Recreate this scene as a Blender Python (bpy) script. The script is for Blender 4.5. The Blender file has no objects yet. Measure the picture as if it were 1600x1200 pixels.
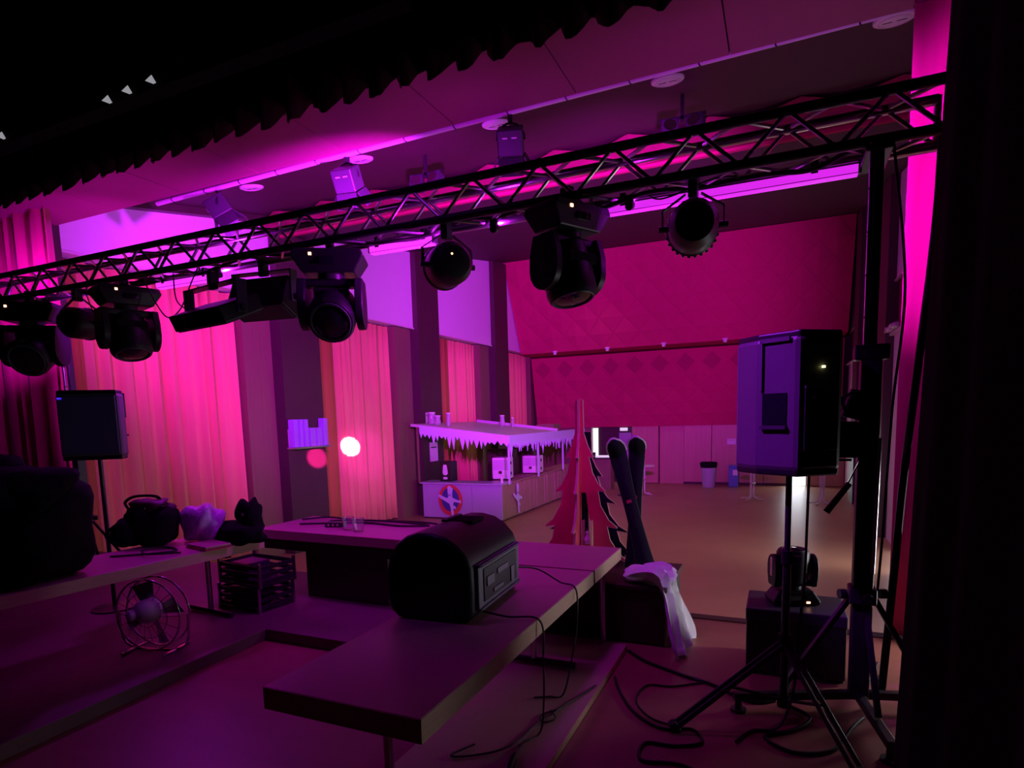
import bpy, bmesh, math, random
from mathutils import Vector, Matrix
R = math.radians
random.seed(7)
scene = bpy.context.scene
COL = scene.collection

# ------------------------------------------------------------------ camera
F_PX, PX, PY = 941.4, 800.0, 757.0           # focal length and optical centre in the 1600x1200 frame
PITCH, ROLL, YAW = -0.1112037, -0.0267485, 0.4207396
CAM = Vector((0.0, 0.0, 1.9))                # stage floor is z = 0, hall floor z = -1.15
_fw = Vector((-math.sin(YAW)*math.cos(PITCH), math.cos(YAW)*math.cos(PITCH), math.sin(PITCH)))
_r = Vector((math.cos(YAW), math.sin(YAW), 0)); _u = _r.cross(_fw)
RT = _r*math.cos(ROLL) + _u*math.sin(ROLL); UP = _u*math.cos(ROLL) - _r*math.sin(ROLL); FW = _fw
cam_d = bpy.data.cameras.new('camera'); cam = bpy.data.objects.new('camera', cam_d); COL.objects.link(cam)
cam.matrix_world = Matrix(((RT.x, UP.x, -FW.x, CAM.x), (RT.y, UP.y, -FW.y, CAM.y), (RT.z, UP.z, -FW.z, CAM.z), (0, 0, 0, 1)))
cam_d.sensor_width = 36; cam_d.lens = F_PX/1600*36; cam_d.shift_y = (PY-600)/1600
cam_d.clip_start = 0.05; cam_d.clip_end = 200
scene.camera = cam
def ray(x, y): return RT*((x-PX)/F_PX) - UP*((y-PY)/F_PX) + FW
def onz(x, y, z): d = ray(x, y); return CAM + d*((z-CAM.z)/d.z)
def onx(x, y, X): d = ray(x, y); return CAM + d*(X/d.x)
def ony(x, y, Y): d = ray(x, y); return CAM + d*(Y/d.y)

# ------------------------------------------------------------------ world and exposure
w = bpy.data.worlds.new('world'); scene.world = w; w.use_nodes = True
w.node_tree.nodes['Background'].inputs[0].default_value = (0.5, 0.42, 0.5, 1)
w.node_tree.nodes['Background'].inputs[1].default_value = 0.0
vs = scene.view_settings
vs.view_transform = 'Standard'; vs.look = 'None'; vs.gamma = 1.0; vs.exposure = 0.0; vs.use_curve_mapping = False

MAGENTA = (0.62, 0.009, 1.0)
PINK = (1.0, 0.02, 0.42)
VIOLET = (0.46, 0.02, 1.0)
# hall-side light of the wash lamps is set in the lamp builders (wash_can, moving_head); the powers live here
POW = dict(left_wash=5600, back_wash=10500, panel_wash=360, spill_r=20, spill_m=34, spill_l=62, violet=1150, violet_soft=30, spot=95000, spot2=75000,
           down_l=46, down_m=50, down_r=36, leg_beam=230, added_fill=88, door_back=14, door_left=6, added_side_door=18, added_wing_fill=18, clip=12, drape=560)

# ------------------------------------------------------------------ materials
def mat(name, col, rough=0.6, metal=0.0, var=0.0, scale=8.0, stretch=(1, 1, 1), bump=0.0, spec=0.5, emit=None, es=1.0, trans=0.0, alpha=1.0, sheen=0.0):
    m = bpy.data.materials.new(name); m.use_nodes = True
    nt = m.node_tree; b = nt.nodes['Principled BSDF']
    b.inputs['Base Color'].default_value = (*col, 1); b.inputs['Roughness'].default_value = rough
    b.inputs['Metallic'].default_value = metal; b.inputs['Specular IOR Level'].default_value = spec
    if trans: b.inputs['Transmission Weight'].default_value = trans
    if sheen: b.inputs['Sheen Weight'].default_value = sheen
    b.inputs['Alpha'].default_value = alpha
    if emit: b.inputs['Emission Color'].default_value = (*emit, 1); b.inputs['Emission Strength'].default_value = es
    if var or bump:
        tc = nt.nodes.new('ShaderNodeTexCoord'); mp = nt.nodes.new('ShaderNodeMapping'); mp.inputs['Scale'].default_value = stretch
        nz = nt.nodes.new('ShaderNodeTexNoise'); nz.inputs['Scale'].default_value = scale; nz.inputs['Detail'].default_value = 5
        nt.links.new(tc.outputs['Object'], mp.inputs[0]); nt.links.new(mp.outputs[0], nz.inputs['Vector'])
        if var:
            mx = nt.nodes.new('ShaderNodeMix'); mx.data_type = 'RGBA'
            mx.inputs[6].default_value = (*[c*(1-var) for c in col], 1); mx.inputs[7].default_value = (*[min(1, c*(1+var)) for c in col], 1)
            nt.links.new(nz.outputs['Fac'], mx.inputs[0]); nt.links.new(mx.outputs[2], b.inputs['Base Color'])
        if bump:
            bp = nt.nodes.new('ShaderNodeBump'); bp.inputs['Strength'].default_value = bump; bp.inputs['Distance'].default_value = 0.02
            nt.links.new(nz.outputs['Fac'], bp.inputs['Height']); nt.links.new(bp.outputs[0], b.inputs['Normal'])
    return m
M = dict(
 hall_floor=mat('hall_linoleum', (0.42, 0.22, 0.13), 0.40, var=0.18, scale=0.8, bump=0.03),
 stage_floor=mat('stage_boards', (0.30, 0.11, 0.075), 0.45, var=0.22, scale=1.2, stretch=(1, 5, 1), bump=0.03),
 riser=mat('riser_top', (0.15, 0.08, 0.085), 0.55, var=0.15, scale=3),
 black=mat('black_plastic', (0.010, 0.010, 0.012), 0.42, spec=0.35),
 soft_black=mat('black_cloth', (0.010, 0.009, 0.011), 0.95, var=0.3, scale=9, spec=0.1),
 panel_grey=mat('slate_grey_plastic', (0.13, 0.13, 0.17), 0.45),
 grey_plastic=mat('dark_grey_plastic', (0.045, 0.042, 0.055), 0.45, var=0.1, scale=30, spec=0.4),
 metal_black=mat('black_metal', (0.020, 0.019, 0.022), 0.38, metal=0.0, spec=0.5),
 alu=mat('aluminium_tube', (0.62, 0.60, 0.62), 0.30, metal=1.0, var=0.08, scale=6),
 alu_dark=mat('dark_truss_paint', (0.05, 0.045, 0.05), 0.35, metal=0.6),
 chrome=mat('chrome', (0.75, 0.73, 0.75), 0.16, metal=1.0),
 white_metal=mat('white_enamel', (0.80, 0.78, 0.78), 0.4),
 curtain=mat('warm_curtain', (0.82, 0.46, 0.21), 0.9, var=0.10, scale=3, stretch=(4, 4, 0.4), spec=0.1),
 red_curtain=mat('red_stage_velvet', (0.72, 0.05, 0.20), 0.85, var=0.12, scale=4, stretch=(4, 4, 0.4), spec=0.15, sheen=0.2),
 valance=mat('dark_velvet', (0.055, 0.012, 0.018), 0.9, var=0.2, scale=4, spec=0.1),
 white_panel=mat('white_wall_panel', (0.80, 0.78, 0.80), 0.55, var=0.02, scale=2),
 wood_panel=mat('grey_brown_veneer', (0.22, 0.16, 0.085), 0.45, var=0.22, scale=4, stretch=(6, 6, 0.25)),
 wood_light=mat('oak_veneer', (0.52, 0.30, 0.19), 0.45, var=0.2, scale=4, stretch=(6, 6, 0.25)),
 wood_raw=mat('raw_board_edge', (0.70, 0.50, 0.32), 0.6, var=0.15, scale=12),
 pillar=mat('dark_pillar', (0.060, 0.036, 0.032), 0.5, var=0.15, scale=3),
 soffit=mat('soffit_board', (0.30, 0.025, 0.13), 0.6, var=0.12, scale=0.7),
 ceil=mat('dark_ceiling', (0.055, 0.006, 0.022), 0.7, var=0.12, scale=0.6),
 acoustic=mat('red_acoustic_felt', (0.50, 0.025, 0.115), 0.9, var=0.08, scale=2, spec=0.1),
 acoustic3=mat('muted_red_acoustic_felt', (0.38, 0.02, 0.095), 0.9, var=0.08, scale=2, spec=0.1),
 acoustic2=mat('dark_red_acoustic_felt', (0.27, 0.016, 0.075), 0.9, var=0.08, scale=2, spec=0.1),
 trim=mat('pale_rail', (0.75, 0.70, 0.68), 0.4),
 laminate=mat('beige_laminate', (0.50, 0.34, 0.27), 0.42, var=0.06, scale=5),
 table_edge=mat('beech_edge', (0.62, 0.42, 0.28), 0.55, var=0.15, scale=10, stretch=(1, 1, 6)),
 dark_wood=mat('dark_stained_wood', (0.05, 0.022, 0.018), 0.5, var=0.25, scale=5, stretch=(3, 3, 1)),
 red_paint=mat('red_paint', (0.72, 0.055, 0.11), 0.6, var=0.1, scale=6),
 navy_paint=mat('dark_navy_paint', (0.012, 0.009, 0.02), 0.85, spec=0.15),
 bar_sheet=mat('pale_laminate_sheet', (0.46, 0.44, 0.62), 0.30, var=0.05, scale=3),
 bar_plank=mat('weathered_slab_wood', (0.40, 0.26, 0.17), 0.7, var=0.3, scale=5, stretch=(5, 5, 0.5)),
 white_cloth=mat('white_tulle', (0.86, 0.84, 0.90), 0.8, spec=0.2),
 snow=mat('white_fringe_board', (0.64, 0.66, 0.90), 0.7),
 paper=mat('white_paper', (0.82, 0.80, 0.82), 0.7),
 ring_red=mat('emblem_red', (0.62, 0.06, 0.05), 0.6), ring_blue=mat('emblem_blue', (0.05, 0.06, 0.30), 0.6),
 bin_grey=mat('grey_bin_plastic', (0.45, 0.44, 0.52), 0.4), bin_blue=mat('blue_bin_plastic', (0.10, 0.20, 0.55), 0.4),
 glass=mat('lamp_glass', (0.50, 0.38, 0.95), 0.12, trans=0.30),
 clear=mat('clear_plastic', (0.95, 0.95, 0.97), 0.08, trans=0.95),
 jar=mat('jar_glass', (0.85, 0.8, 0.9), 0.1, trans=0.6),
 lens=mat('dark_lens', (0.01, 0.01, 0.015), 0.06, spec=0.9),
 led_red=mat('red_status_light', (0.2, 0.02, 0.01), 0.4, emit=(1.0, 0.42, 0.22), es=5.0),
 led_white=mat('white_status_light', (0.5, 0.5, 0.5), 0.4, emit=(1.0, 0.85, 0.8), es=4.0),
 led_blue=mat('blue_status_light', (0.02, 0.02, 0.4), 0.4, emit=(0.06, 0.02, 0.8), es=1.2),
 led_green=mat('yellow_status_light', (0.3, 0.3, 0.1), 0.4, emit=(0.9, 0.9, 0.35), es=3.0),
 added_glow_bar=mat('added_glow_bar_bright', (0.6, 0.1, 0.6), 0.4, emit=(0.90, 0.035, 1.0), es=1.25),  # emission stands in for the glow along the rear truss tube
 added_glow_bar_dim=mat('added_glow_bar_faint', (0.6, 0.1, 0.6), 0.4, emit=(0.85, 0.025, 1.0), es=0.85),
 lamp_lens=mat('lit_magenta_lens', (0.6, 0.1, 0.6), 0.4, emit=(0.8, 0.05, 1.0), es=4.0),
 tag_glow=mat('glowing_pale_tag', (0.5, 0.5, 0.5), 0.5, emit=(0.62, 0.62, 0.68), es=0.45),  # emission stands in for the brightness of the pale batten tags
 doorlight=mat('lit_corridor', (0.8, 0.8, 0.8), 0.5, emit=(0.80, 0.88, 1.0), es=1.6),
 exit_lit=mat('lit_exit_sign', (0.8, 0.8, 0.8), 0.5, emit=(0.9, 1.0, 0.9), es=.55),
 plastic_bag=mat('translucent_plastic_bag', (0.62, 0.58, 0.78), 0.3, var=0.35, scale=14, bump=1.0),
 cable=mat('cable_rubber', (0.022, 0.014, 0.018), 0.5),
 case=mat('black_case_board', (0.022, 0.018, 0.024), 0.5, var=0.2, scale=7),
 purple_door=mat('painted_door', (0.35, 0.28, 0.42), 0.5),
 sheet=mat('pale_plastic_sheet', (0.60, 0.50, 0.62), 0.4),
 orange=mat('orange_cloth', (0.62, 0.24, 0.07), 0.8),
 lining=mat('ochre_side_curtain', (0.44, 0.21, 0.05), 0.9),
)

# ------------------------------------------------------------------ mesh builder
class MB:
    def __init__(s): s.v = []; s.f = []
    def add(s, vs, fs):
        n = len(s.v); s.v += [tuple(v) for v in vs]; s.f += [tuple(i+n for i in f) for f in fs]; return s
    def box(s, x0, x1, y0, y1, z0, z1, m=None):
        vs = [Vector((x, y, z)) for z in (z0, z1) for y in (y0, y1) for x in (x0, x1)]
        if m is not None: vs = [m @ v for v in vs]
        return s.add(vs, [(0, 2, 3, 1), (4, 5, 7, 6), (0, 1, 5, 4), (2, 6, 7, 3), (0, 4, 6, 2), (1, 3, 7, 5)])
    def frame(s, p0, p1):
        d = (Vector(p1)-Vector(p0)); L = d.length; d = d/L if L else Vector((0, 0, 1))
        a = Vector((0, 0, 1)) if abs(d.z) < 0.9 else Vector((1, 0, 0))
        u = d.cross(a).normalized(); return d, u, d.cross(u)
    def cyl(s, p0, p1, r0, r1=None, n=12, cap=True):
        r1 = r0 if r1 is None else r1; p0 = Vector(p0); p1 = Vector(p1); d, u, w = s.frame(p0, p1)
        vs = [p0+(u*math.cos(a)+w*math.sin(a))*r0 for a in [2*math.pi*i/n for i in range(n)]]
        vs += [p1+(u*math.cos(a)+w*math.sin(a))*r1 for a in [2*math.pi*i/n for i in range(n)]]
        fs = [(i, (i+1) % n, n+(i+1) % n, n+i) for i in range(n)]
        if cap: fs += [tuple(range(n-1, -1, -1)), tuple(range(n, 2*n))]
        return s.add(vs, fs)
    def bar(s, p0, p1, w, h):
        p0 = Vector(p0); p1 = Vector(p1); d, u, v = s.frame(p0, p1)
        vs = [p+u*a*w/2+v*b*h/2 for p in (p0, p1) for a, b in ((-1, -1), (1, -1), (1, 1), (-1, 1))]
        return s.add(vs, [(0, 1, 2, 3), (7, 6, 5, 4)]+[(i, i+4, (i+1) % 4+4, (i+1) % 4) for i in range(4)])
    def tube(s, pts, r, n=6, closed=False):
        pts = [Vector(p) for p in pts]; N = len(pts); vs = []; up = None
        for i, p in enumerate(pts):
            a = pts[(i-1) % N] if (closed or i) else p; b = pts[(i+1) % N] if (closed or i < N-1) else p
            d = (b-a).normalized()
            if up is None:
                t = Vector((0, 0, 1)) if abs(d.z) < 0.9 else Vector((1, 0, 0)); up = d.cross(t).normalized()
            up = (up-d*up.dot(d)); up = up.normalized() if up.length > 1e-6 else d.orthogonal().normalized()
            q = d.cross(up); rr = r[i] if isinstance(r, (list, tuple)) else r
            vs += [p+(up*math.cos(2*math.pi*k/n)+q*math.sin(2*math.pi*k/n))*rr for k in range(n)]
        fs = []
        for i in range(N if closed else N-1):
            j = (i+1) % N
            fs += [(i*n+k, i*n+(k+1) % n, j*n+(k+1) % n, j*n+k) for k in range(n)]
        if not closed: fs += [tuple(range(n-1, -1, -1)), tuple(range((N-1)*n, N*n))]
        return s.add(vs, fs)
    def lathe(s, prof, o=(0, 0, 0), d=(0, 0, 1), n=24):
        o = Vector(o); d = Vector(d).normalized(); a = Vector((0, 0, 1)) if abs(d.z) < 0.9 else Vector((1, 0, 0))
        u = d.cross(a).normalized(); w = d.cross(u); vs = []
        for r, h in prof: vs += [o+d*h+(u*math.cos(2*math.pi*k/n)+w*math.sin(2*math.pi*k/n))*max(r, 1e-4) for k in range(n)]
        fs = [(i*n+k, i*n+(k+1) % n, (i+1)*n+(k+1) % n, (i+1)*n+k) for i in range(len(prof)-1) for k in range(n)]
        fs += [tuple(range(n-1, -1, -1)), tuple(range((len(prof)-1)*n, len(prof)*n))]
        return s.add(vs, fs)
    def prism(s, poly, o, u, v, t):
        o = Vector(o); u = Vector(u); v = Vector(v); wv = u.cross(v).normalized()*t; n = len(poly)
        vs = [o+u*a+v*b for a, b in poly]+[o+u*a+v*b+wv for a, b in poly]
        return s.add(vs, [tuple(range(n-1, -1, -1)), tuple(range(n, 2*n))]+[(i, (i+1) % n, n+(i+1) % n, n+i) for i in range(n)])
    def grid(s, fn, nu, nv):
        vs = [fn(i/nu, j/nv) for j in range(nv+1) for i in range(nu+1)]
        return s.add(vs, [(j*(nu+1)+i, j*(nu+1)+i+1, (j+1)*(nu+1)+i+1, (j+1)*(nu+1)+i) for j in range(nv) for i in range(nu)])
    def mesh(s, name, m, smooth=None):
        me = bpy.data.meshes.new(name); me.from_pydata(s.v, [], s.f); me.validate()
        bm = bmesh.new(); bm.from_mesh(me); bmesh.ops.recalc_face_normals(bm, faces=bm.faces); bm.to_mesh(me); bm.free()
        me.materials.append(M[m])
        if smooth:
            me.polygons.foreach_set('use_smooth', [True]*len(me.polygons)); me.set_sharp_from_angle(angle=R(smooth))
        return me
    def obj(s, name, m, parent=None, smooth=None, bevel=0, solid=0):
        o = bpy.data.objects.new(name, s.mesh(name, m, smooth)); COL.objects.link(o)
        if parent is not None: o.parent = parent
        if solid:
            k = o.modifiers.new('thickness', 'SOLIDIFY'); k.thickness = solid; k.offset = 0
        if bevel:
            k = o.modifiers.new('bevel', 'BEVEL'); k.width = bevel; k.segments = 2; k.limit_method = 'ANGLE'; k.angle_limit = R(40)
        return o
def tag(o, label, cat, group=None):
    o['label'] = label; o['category'] = cat
    if group: o['group'] = group
    return o
def thing(name, label, cat, loc=(0, 0, 0), rotz=0, group=None):
    o = bpy.data.objects.new(name, None); COL.objects.link(o); o.location = loc; o.rotation_euler = (0, 0, rotz); o.empty_display_size = 0.1
    return tag(o, label, cat, group)
def struct(o): o['kind'] = 'structure'; return o
def piece(me, name, parent, mx=None):                      # one more object on shared mesh data
    o = bpy.data.objects.new(name, me); COL.objects.link(o)
    if parent is not None: o.parent = parent
    if mx is not None: o.matrix_local = mx
    return o
def lamp(kind, name, loc, aim, power, color, size=0.1, cone=None, blend=0.5, parent=None):
    d = bpy.data.lights.new(name, kind); d.energy = power; d.color = color
    if kind == 'AREA': d.shape = 'DISK'; d.size = size
    else: d.shadow_soft_size = size
    if kind == 'SPOT': d.spot_size = R(cone); d.spot_blend = blend
    o = bpy.data.objects.new(name, d); COL.objects.link(o); o.location = loc
    o.rotation_euler = (Vector(aim)-Vector(loc)).to_track_quat('-Z', 'Y').to_euler()
    return o
def bez(pts, k=8):                                          # smooth curve through points
    P = [Vector(p) for p in pts]; out = []
    for i in range(len(P)-1):
        a = P[max(i-1, 0)]; b = P[i]; c = P[i+1]; d = P[min(i+2, len(P)-1)]
        for j in range(k):
            t = j/k; out.append(0.5*((2*b)+(c-a)*t+(2*a-5*b+4*c-d)*t*t+(3*b-a-3*c+d)*t**3))
    return out+[P[-1]]

# ================================================================== SETTING
HZ = -1.15
def zA(y): return 5.5 + 0.19*(y-5.7)
def zB(y): return 6.08 + 0.167*(y-10.7)
XL, XR = -10.5, 2.3
def RX(x): return XL + XR - x                               # mirror left-wall x to the right wall
struct(MB().box(-11.3, 3.1, 5.7, 27.0, HZ-0.12, HZ).obj('floor', 'hall_floor'))
sf = struct(MB().box(-12.5, 3.1, -2.5, 5.70, HZ, 0).obj('stage_floor', 'stage_floor'))
MB().box(-12.5, 3.1, 5.62, 5.73, -0.05, 0.012).obj('edge_strip', 'dark_wood', sf)

# ceilings
cA = struct(MB().add([(-11.3, 5.7, zA(5.7)), (3.1, 5.7, zA(5.7)), (3.1, 10.45, zA(10.45)), (-11.3, 10.45, zA(10.45)),
   (-11.3, 5.7, zA(5.7)+.15), (3.1, 5.7, zA(5.7)+.15), (3.1, 10.45, zA(10.45)+.15), (-11.3, 10.45, zA(10.45)+.15)],
   [(0, 1, 2, 3), (7, 6, 5, 4), (0, 4, 5, 1), (1, 5, 6, 2), (2, 6, 7, 3), (3, 7, 4, 0)]).obj('ceiling', 'ceil'))
cB = struct(MB().add([(-11.3, 10.68, zB(10.68)), (3.1, 10.68, zB(10.68)), (3.1, 27, zB(27)), (-11.3, 27, zB(27)),
   (-11.3, 10.68, zB(10.68)+.15), (3.1, 10.68, zB(10.68)+.15), (3.1, 27, zB(27)+.15), (-11.3, 27, zB(27)+.15)],
   [(0, 1, 2, 3), (7, 6, 5, 4), (0, 4, 5, 1), (1, 5, 6, 2), (2, 6, 7, 3), (3, 7, 4, 0)]).obj('ceiling_rear', 'ceil'))
band = struct(MB().box(-11.2, 3.0, 10.72, 10.80, 6.02, 6.5).obj('ceiling_step', 'acoustic'))
xs = [-11.0+0.62*k for k in range(22)]
for k in range(len(xs)-1):                                  # folded felt facets along the step
    pk = [(x, 10.02, zA(10.02)-.015) if i % 2 == 0 else (x, 10.36, zA(10.36)-.10) for i, x in ((k, xs[k]), (k+1, xs[k+1]))]
    bt = [(x, 10.70 if i % 2 == 0 else 10.58, 6.06) for i, x in ((k, xs[k]), (k+1, xs[k+1]))]
    up = [(p[0], p[1]+.22, p[2]+.01) for p in pk]; ub = [(p[0], 10.74, 6.07) for p in bt]
    m = MB().add([pk[0], pk[1], bt[1], bt[0], up[0], up[1], ub[1], ub[0]],
      ([(0, 1, 3), (1, 2, 3)] if k % 2 == 0 else [(0, 1, 2), (0, 2, 3)])+[(4, 7, 5), (7, 6, 5), (0, 4, 5, 1), (3, 2, 6, 7), (0, 3, 7, 4), (1, 5, 6, 2)])
    m.obj('facet', 'acoustic2', band)
# proscenium beam, its soffit boards and jambs
beam = struct(MB().box(-11.3, 3.1, 4.62, 5.70, 4.90, 6.9).obj('proscenium_beam', 'ceil'))
bx = -11.2
for wdt in (1.5, 1.35, 1.3, 1.32, 1.28, 1.36, 1.3, 1.34, 1.3, 1.4):
    MB().box(bx, bx+wdt-.012, 4.63, 5.72, 4.865, 4.905).obj('soffit_board', 'soffit', beam); bx += wdt
jl = struct(MB().box(-11.4, -9.76, 5.66, 5.76, -.2, 5.2).obj('proscenium_jamb_left', 'pillar'))
jr = struct(MB().box(1.9, 3.1, 5.55, 5.95, -.2, 5.4).obj('proscenium_jamb_right', 'pillar'))
struct(MB().box(-12.5, 3.2, -2.5, 4.60, 6.6, 6.7).obj('stage_ceiling', 'soft_black'))
struct(MB().box(-12.7, -12.5, -2.5, 5.6, 0, 6.7).obj('stage_wall_left', 'soft_black'))
struct(MB().box(3.1, 3.3, -2.5, 5.6, 0, 6.7).obj('stage_wall_right', 'soft_black'))
struct(MB().box(-12.7, 3.3, -2.7, -2.5, 0, 6.7).obj('stage_wall_back', 'soft_black'))

# side walls
PIL = [(10.55, 11.8), (16.26, 17.54), (21.82, 23.05)]
BAY = [(5.9, 10.55), (11.8, 16.26), (17.54, 21.82), (23.05, 26.5)]
def ztop(y): return zA(y) if y < 10.45 else zB(y)
def side_wall(name, fx, right):
    def X(x): return RX(x) if right else x
    def B(x0, x1, *a): return MB().box(min(X(x0), X(x1)), max(X(x0), X(x1)), *a)
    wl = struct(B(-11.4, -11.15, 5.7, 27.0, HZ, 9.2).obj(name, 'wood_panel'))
    for a, b in PIL: B(-11.15, -10.32, a, b, HZ, ztop(a)+.1).obj('pillar', 'pillar', wl)
    for i, (a, b) in enumerate(BAY):
        pts = [(a, 4.73), (b, 4.73), (b, ztop(b)+.02)]+([(10.45, zA(10.45)), ] if i == 0 else [])+[(a, ztop(a)+.02)]
        m = MB(); x0, x1 = X(-10.98), X(-10.5); n = len(pts)
        m.add([(x0, y, z) for y, z in pts]+[(x1, y, z) for y, z in pts], [tuple(range(n)), tuple(range(2*n-1, n-1, -1))]+[(k, (k+1) % n, n+(k+1) % n, n+k) for k in range(n)])
        m.obj('upper_panel', 'white_panel', wl)
        B(-10.52, -10.46, a, b, 4.69, 4.73).obj('rail', 'trim', wl)
        if not right:
            B(-11.15, -10.62, b-.80 if i < 3 else b-.35, b, HZ, 4.69).obj('wood_board', 'wood_panel', wl)
        else:
            B(-10.98, -10.56, a, b, 3.55, 4.69).obj('felt_board', 'acoustic2', wl)
            B(-10.98, -10.50, a, b, HZ, 3.50).obj('lower_panel', 'white_panel', wl)
            B(-10.98, -10.40, a, b, 3.50, 3.55).obj('ledge', 'trim', wl)
    return wl
wallL = side_wall('wall_left', XL, False)
wallR = side_wall('wall_right', XR, True)
# dark cove strip where the sloping ceiling meets the left wall
m = MB(); m.add([(-10.52, 5.9, zA(5.9)-.13), (-10.30, 5.9, zA(5.9)-.13), (-10.30, 10.4, zA(10.4)-.13), (-10.52, 10.4, zA(10.4)-.13),
  (-10.52, 5.9, zA(5.9)+.02), (-10.30, 5.9, zA(5.9)+.02), (-10.30, 10.4, zA(10.4)+.02), (-10.52, 10.4, zA(10.4)+.02)],
  [(0, 1, 2, 3), (7, 6, 5, 4), (0, 4, 5, 1), (1, 5, 6, 2), (2, 6, 7, 3), (3, 7, 4, 0)])
struct(m.obj('trim_1', 'pillar'))

# back wall: oak panels below, tilted felt above
YB = 26.56
wb = struct(MB().box(-11.3, 3.1, YB+.35, YB+.5, HZ, 9.4).obj('wall_back', 'pillar'))
edges = [-6.02, -4.85, -3.79, -2.65, -1.56, -0.62, 0.22]
for a, b in list(zip(edges[:-1], edges[1:]))+[(0.98, 1.62), (1.62, 2.29)]:
    if (a, b) == (-4.85, -3.79): MB().box(a+.03, b-.012, YB+.12, YB+.30, HZ, 1.36).obj('wood_panel', 'wood_light', wb)
    else: MB().box(a+.012, b-.012, YB, YB+.30, HZ+.02, 1.36).obj('wood_panel', 'wood_light', wb)
MB().box(-3.79, .22, YB-.03, YB, HZ, HZ+.10).obj('baseboard', 'dark_wood', wb)
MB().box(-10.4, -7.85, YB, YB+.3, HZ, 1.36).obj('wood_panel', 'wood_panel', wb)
d1 = struct(MB().box(-7.84, -7.62, YB+.20, YB+.28, HZ, 1.30).obj('door_1', 'doorlight'))
d1b = struct(MB().box(-6.60, -6.05, YB+.05, YB+.12, HZ, 1.08).obj('door_2', 'purple_door'))
MB().cyl((-6.52, YB+.05, -.1), (-6.52, YB-.03, -.1), .03, n=8).obj('door_handle', 'chrome', d1b)
MB().box(-7.62, -6.60, YB+.26, YB+.32, HZ, 1.34).obj('corridor_end', 'dark_wood', wb)
d3 = struct(MB().box(0.25, 0.95, YB+.22, YB+.30, HZ, 1.02).obj('door_3', 'doorlight'))
ac = struct(MB().add([(-10.45, 26.5, 1.35), (2.1, 26.5, 1.35), (2.1, 25.86, 4.50), (-10.45, 25.86, 4.50),
   (-10.45, 26.9, 1.35), (2.1, 26.9, 1.35), (2.1, 26.9, 4.50), (-10.45, 26.9, 4.50)],
   [(0, 1, 2, 3), (7, 6, 5, 4), (0, 4, 5, 1), (1, 5, 6, 2), (2, 6, 7, 3), (3, 7, 4, 0)]).obj('acoustic_wall_lower', 'acoustic'))
au = struct(MB().add([(-10.45, 24.70, 4.60), (2.1, 24.70, 4.60), (2.1, 23.12, 8.14), (-10.45, 23.12, 8.14),
   (-10.45, 26.9, 4.56), (2.1, 26.9, 4.56), (2.1, 26.9, 8.14), (-10.45, 26.9, 8.14)],
   [(0, 1, 2, 3), (7, 6, 5, 4), (0, 4, 5, 1), (1, 5, 6, 2), (2, 6, 7, 3), (3, 7, 4, 0)]).obj('acoustic_wall_upper', 'acoustic'))
def felt_tiles(par, p0, p1, rows, inv_row):
    p0 = Vector(p0); p1 = Vector(p1); V = (p1-p0).normalized(); H = (p1-p0).length; U = Vector((1, 0, 0)); N = U.cross(V)
    if N.y > 0: N = -N
    a = 12.55/12; b = H/rows
    def tile(dep, m, q=.485):
        t = MB()
        t.add([(-a*q, 0, 0), (0, -b*q, 0), (a*q, 0, 0), (0, b*q, 0), (-a*q, 0, .02), (0, -b*q, .02), (a*q, 0, .02), (0, b*q, .02), (0, 0, .02+dep)],
          [(0, 1, 5, 4), (1, 2, 6, 5), (2, 3, 7, 6), (3, 0, 4, 7), (4, 5, 8), (5, 6, 8), (6, 7, 8), (7, 4, 8), (3, 2, 1, 0)])
        return t.mesh('felt_tile', m)
    me = tile(.07, 'acoustic'); md = tile(.02, 'acoustic3', .36)
    for j in range(2*rows-1):
        off = 0 if j % 2 == 0 else .5
        for i in range(12 if j % 2 == 0 else 11):
            c = p0+U*((i+.5+off)*a)+V*((j/2+.5)*b)
            mx = Matrix(((U.x, V.x, N.x, c.x), (U.y, V.y, N.y, c.y), (U.z, V.z, N.z, c.z), (0, 0, 0, 1)))
            piece(md if j == inv_row else me, 'felt_tile', par, mx)
felt_tiles(ac, (-10.45, 26.5, 1.35), (-10.45, 25.86, 4.50), 3, 4)
felt_tiles(au, (-10.45, 24.70, 4.60), (-10.45, 23.12, 8.14), 3, -1)

# ================================================================== CURTAINS
def curtain(name, label, mt, p0, p1, z0, z1, fold, amp, group=None, seed=1, zfun=None, solid=.012, nz=6, cat='curtain', lean=0):
    rnd = random.Random(seed); p0 = Vector((p0[0], p0[1], 0)); p1 = Vector((p1[0], p1[1], 0)); d = p1-p0; L = d.length; d /= L
    nrm = Vector((-d.y, d.x, 0)); n = max(8, int(L/fold*8)); ph = 0; offs = []
    am = amp; rate = 2*math.pi/(fold/L*n)
    for i in range(n+1):
        if i % 8 == 0: am = amp*rnd.uniform(.55, 1.25); rt = rate*rnd.uniform(.75, 1.3)
        ph += rt; offs.append(math.sin(ph)*am+.25*am*math.sin(2.3*ph))
    m = MB()
    def fn(u, v):
        i = round(u*n); zb = z0 if zfun is None else zfun(u, offs[i]/amp)
        zz = zb+(z1-zb)*v
        return p0+d*(u*L)+nrm*offs[i]*(1-.35*v)+Vector((min(.05, lean*(zz-2.0)/3)*(1-u)**6, 0, zz))
    m.grid(fn, n, nz)
    o = m.obj(name, mt, None, smooth=50, solid=solid)
    return tag(o, label, cat, group)
G = 'warm window curtains along the left wall'
curtain('window_curtain', 'wide pink-lit pleated curtain nearest the stage on left wall', 'curtain', (-10.90, 6.55), (-10.90, 9.9), 0-1.1, 4.69, .30, .115, G, 3)
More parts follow.
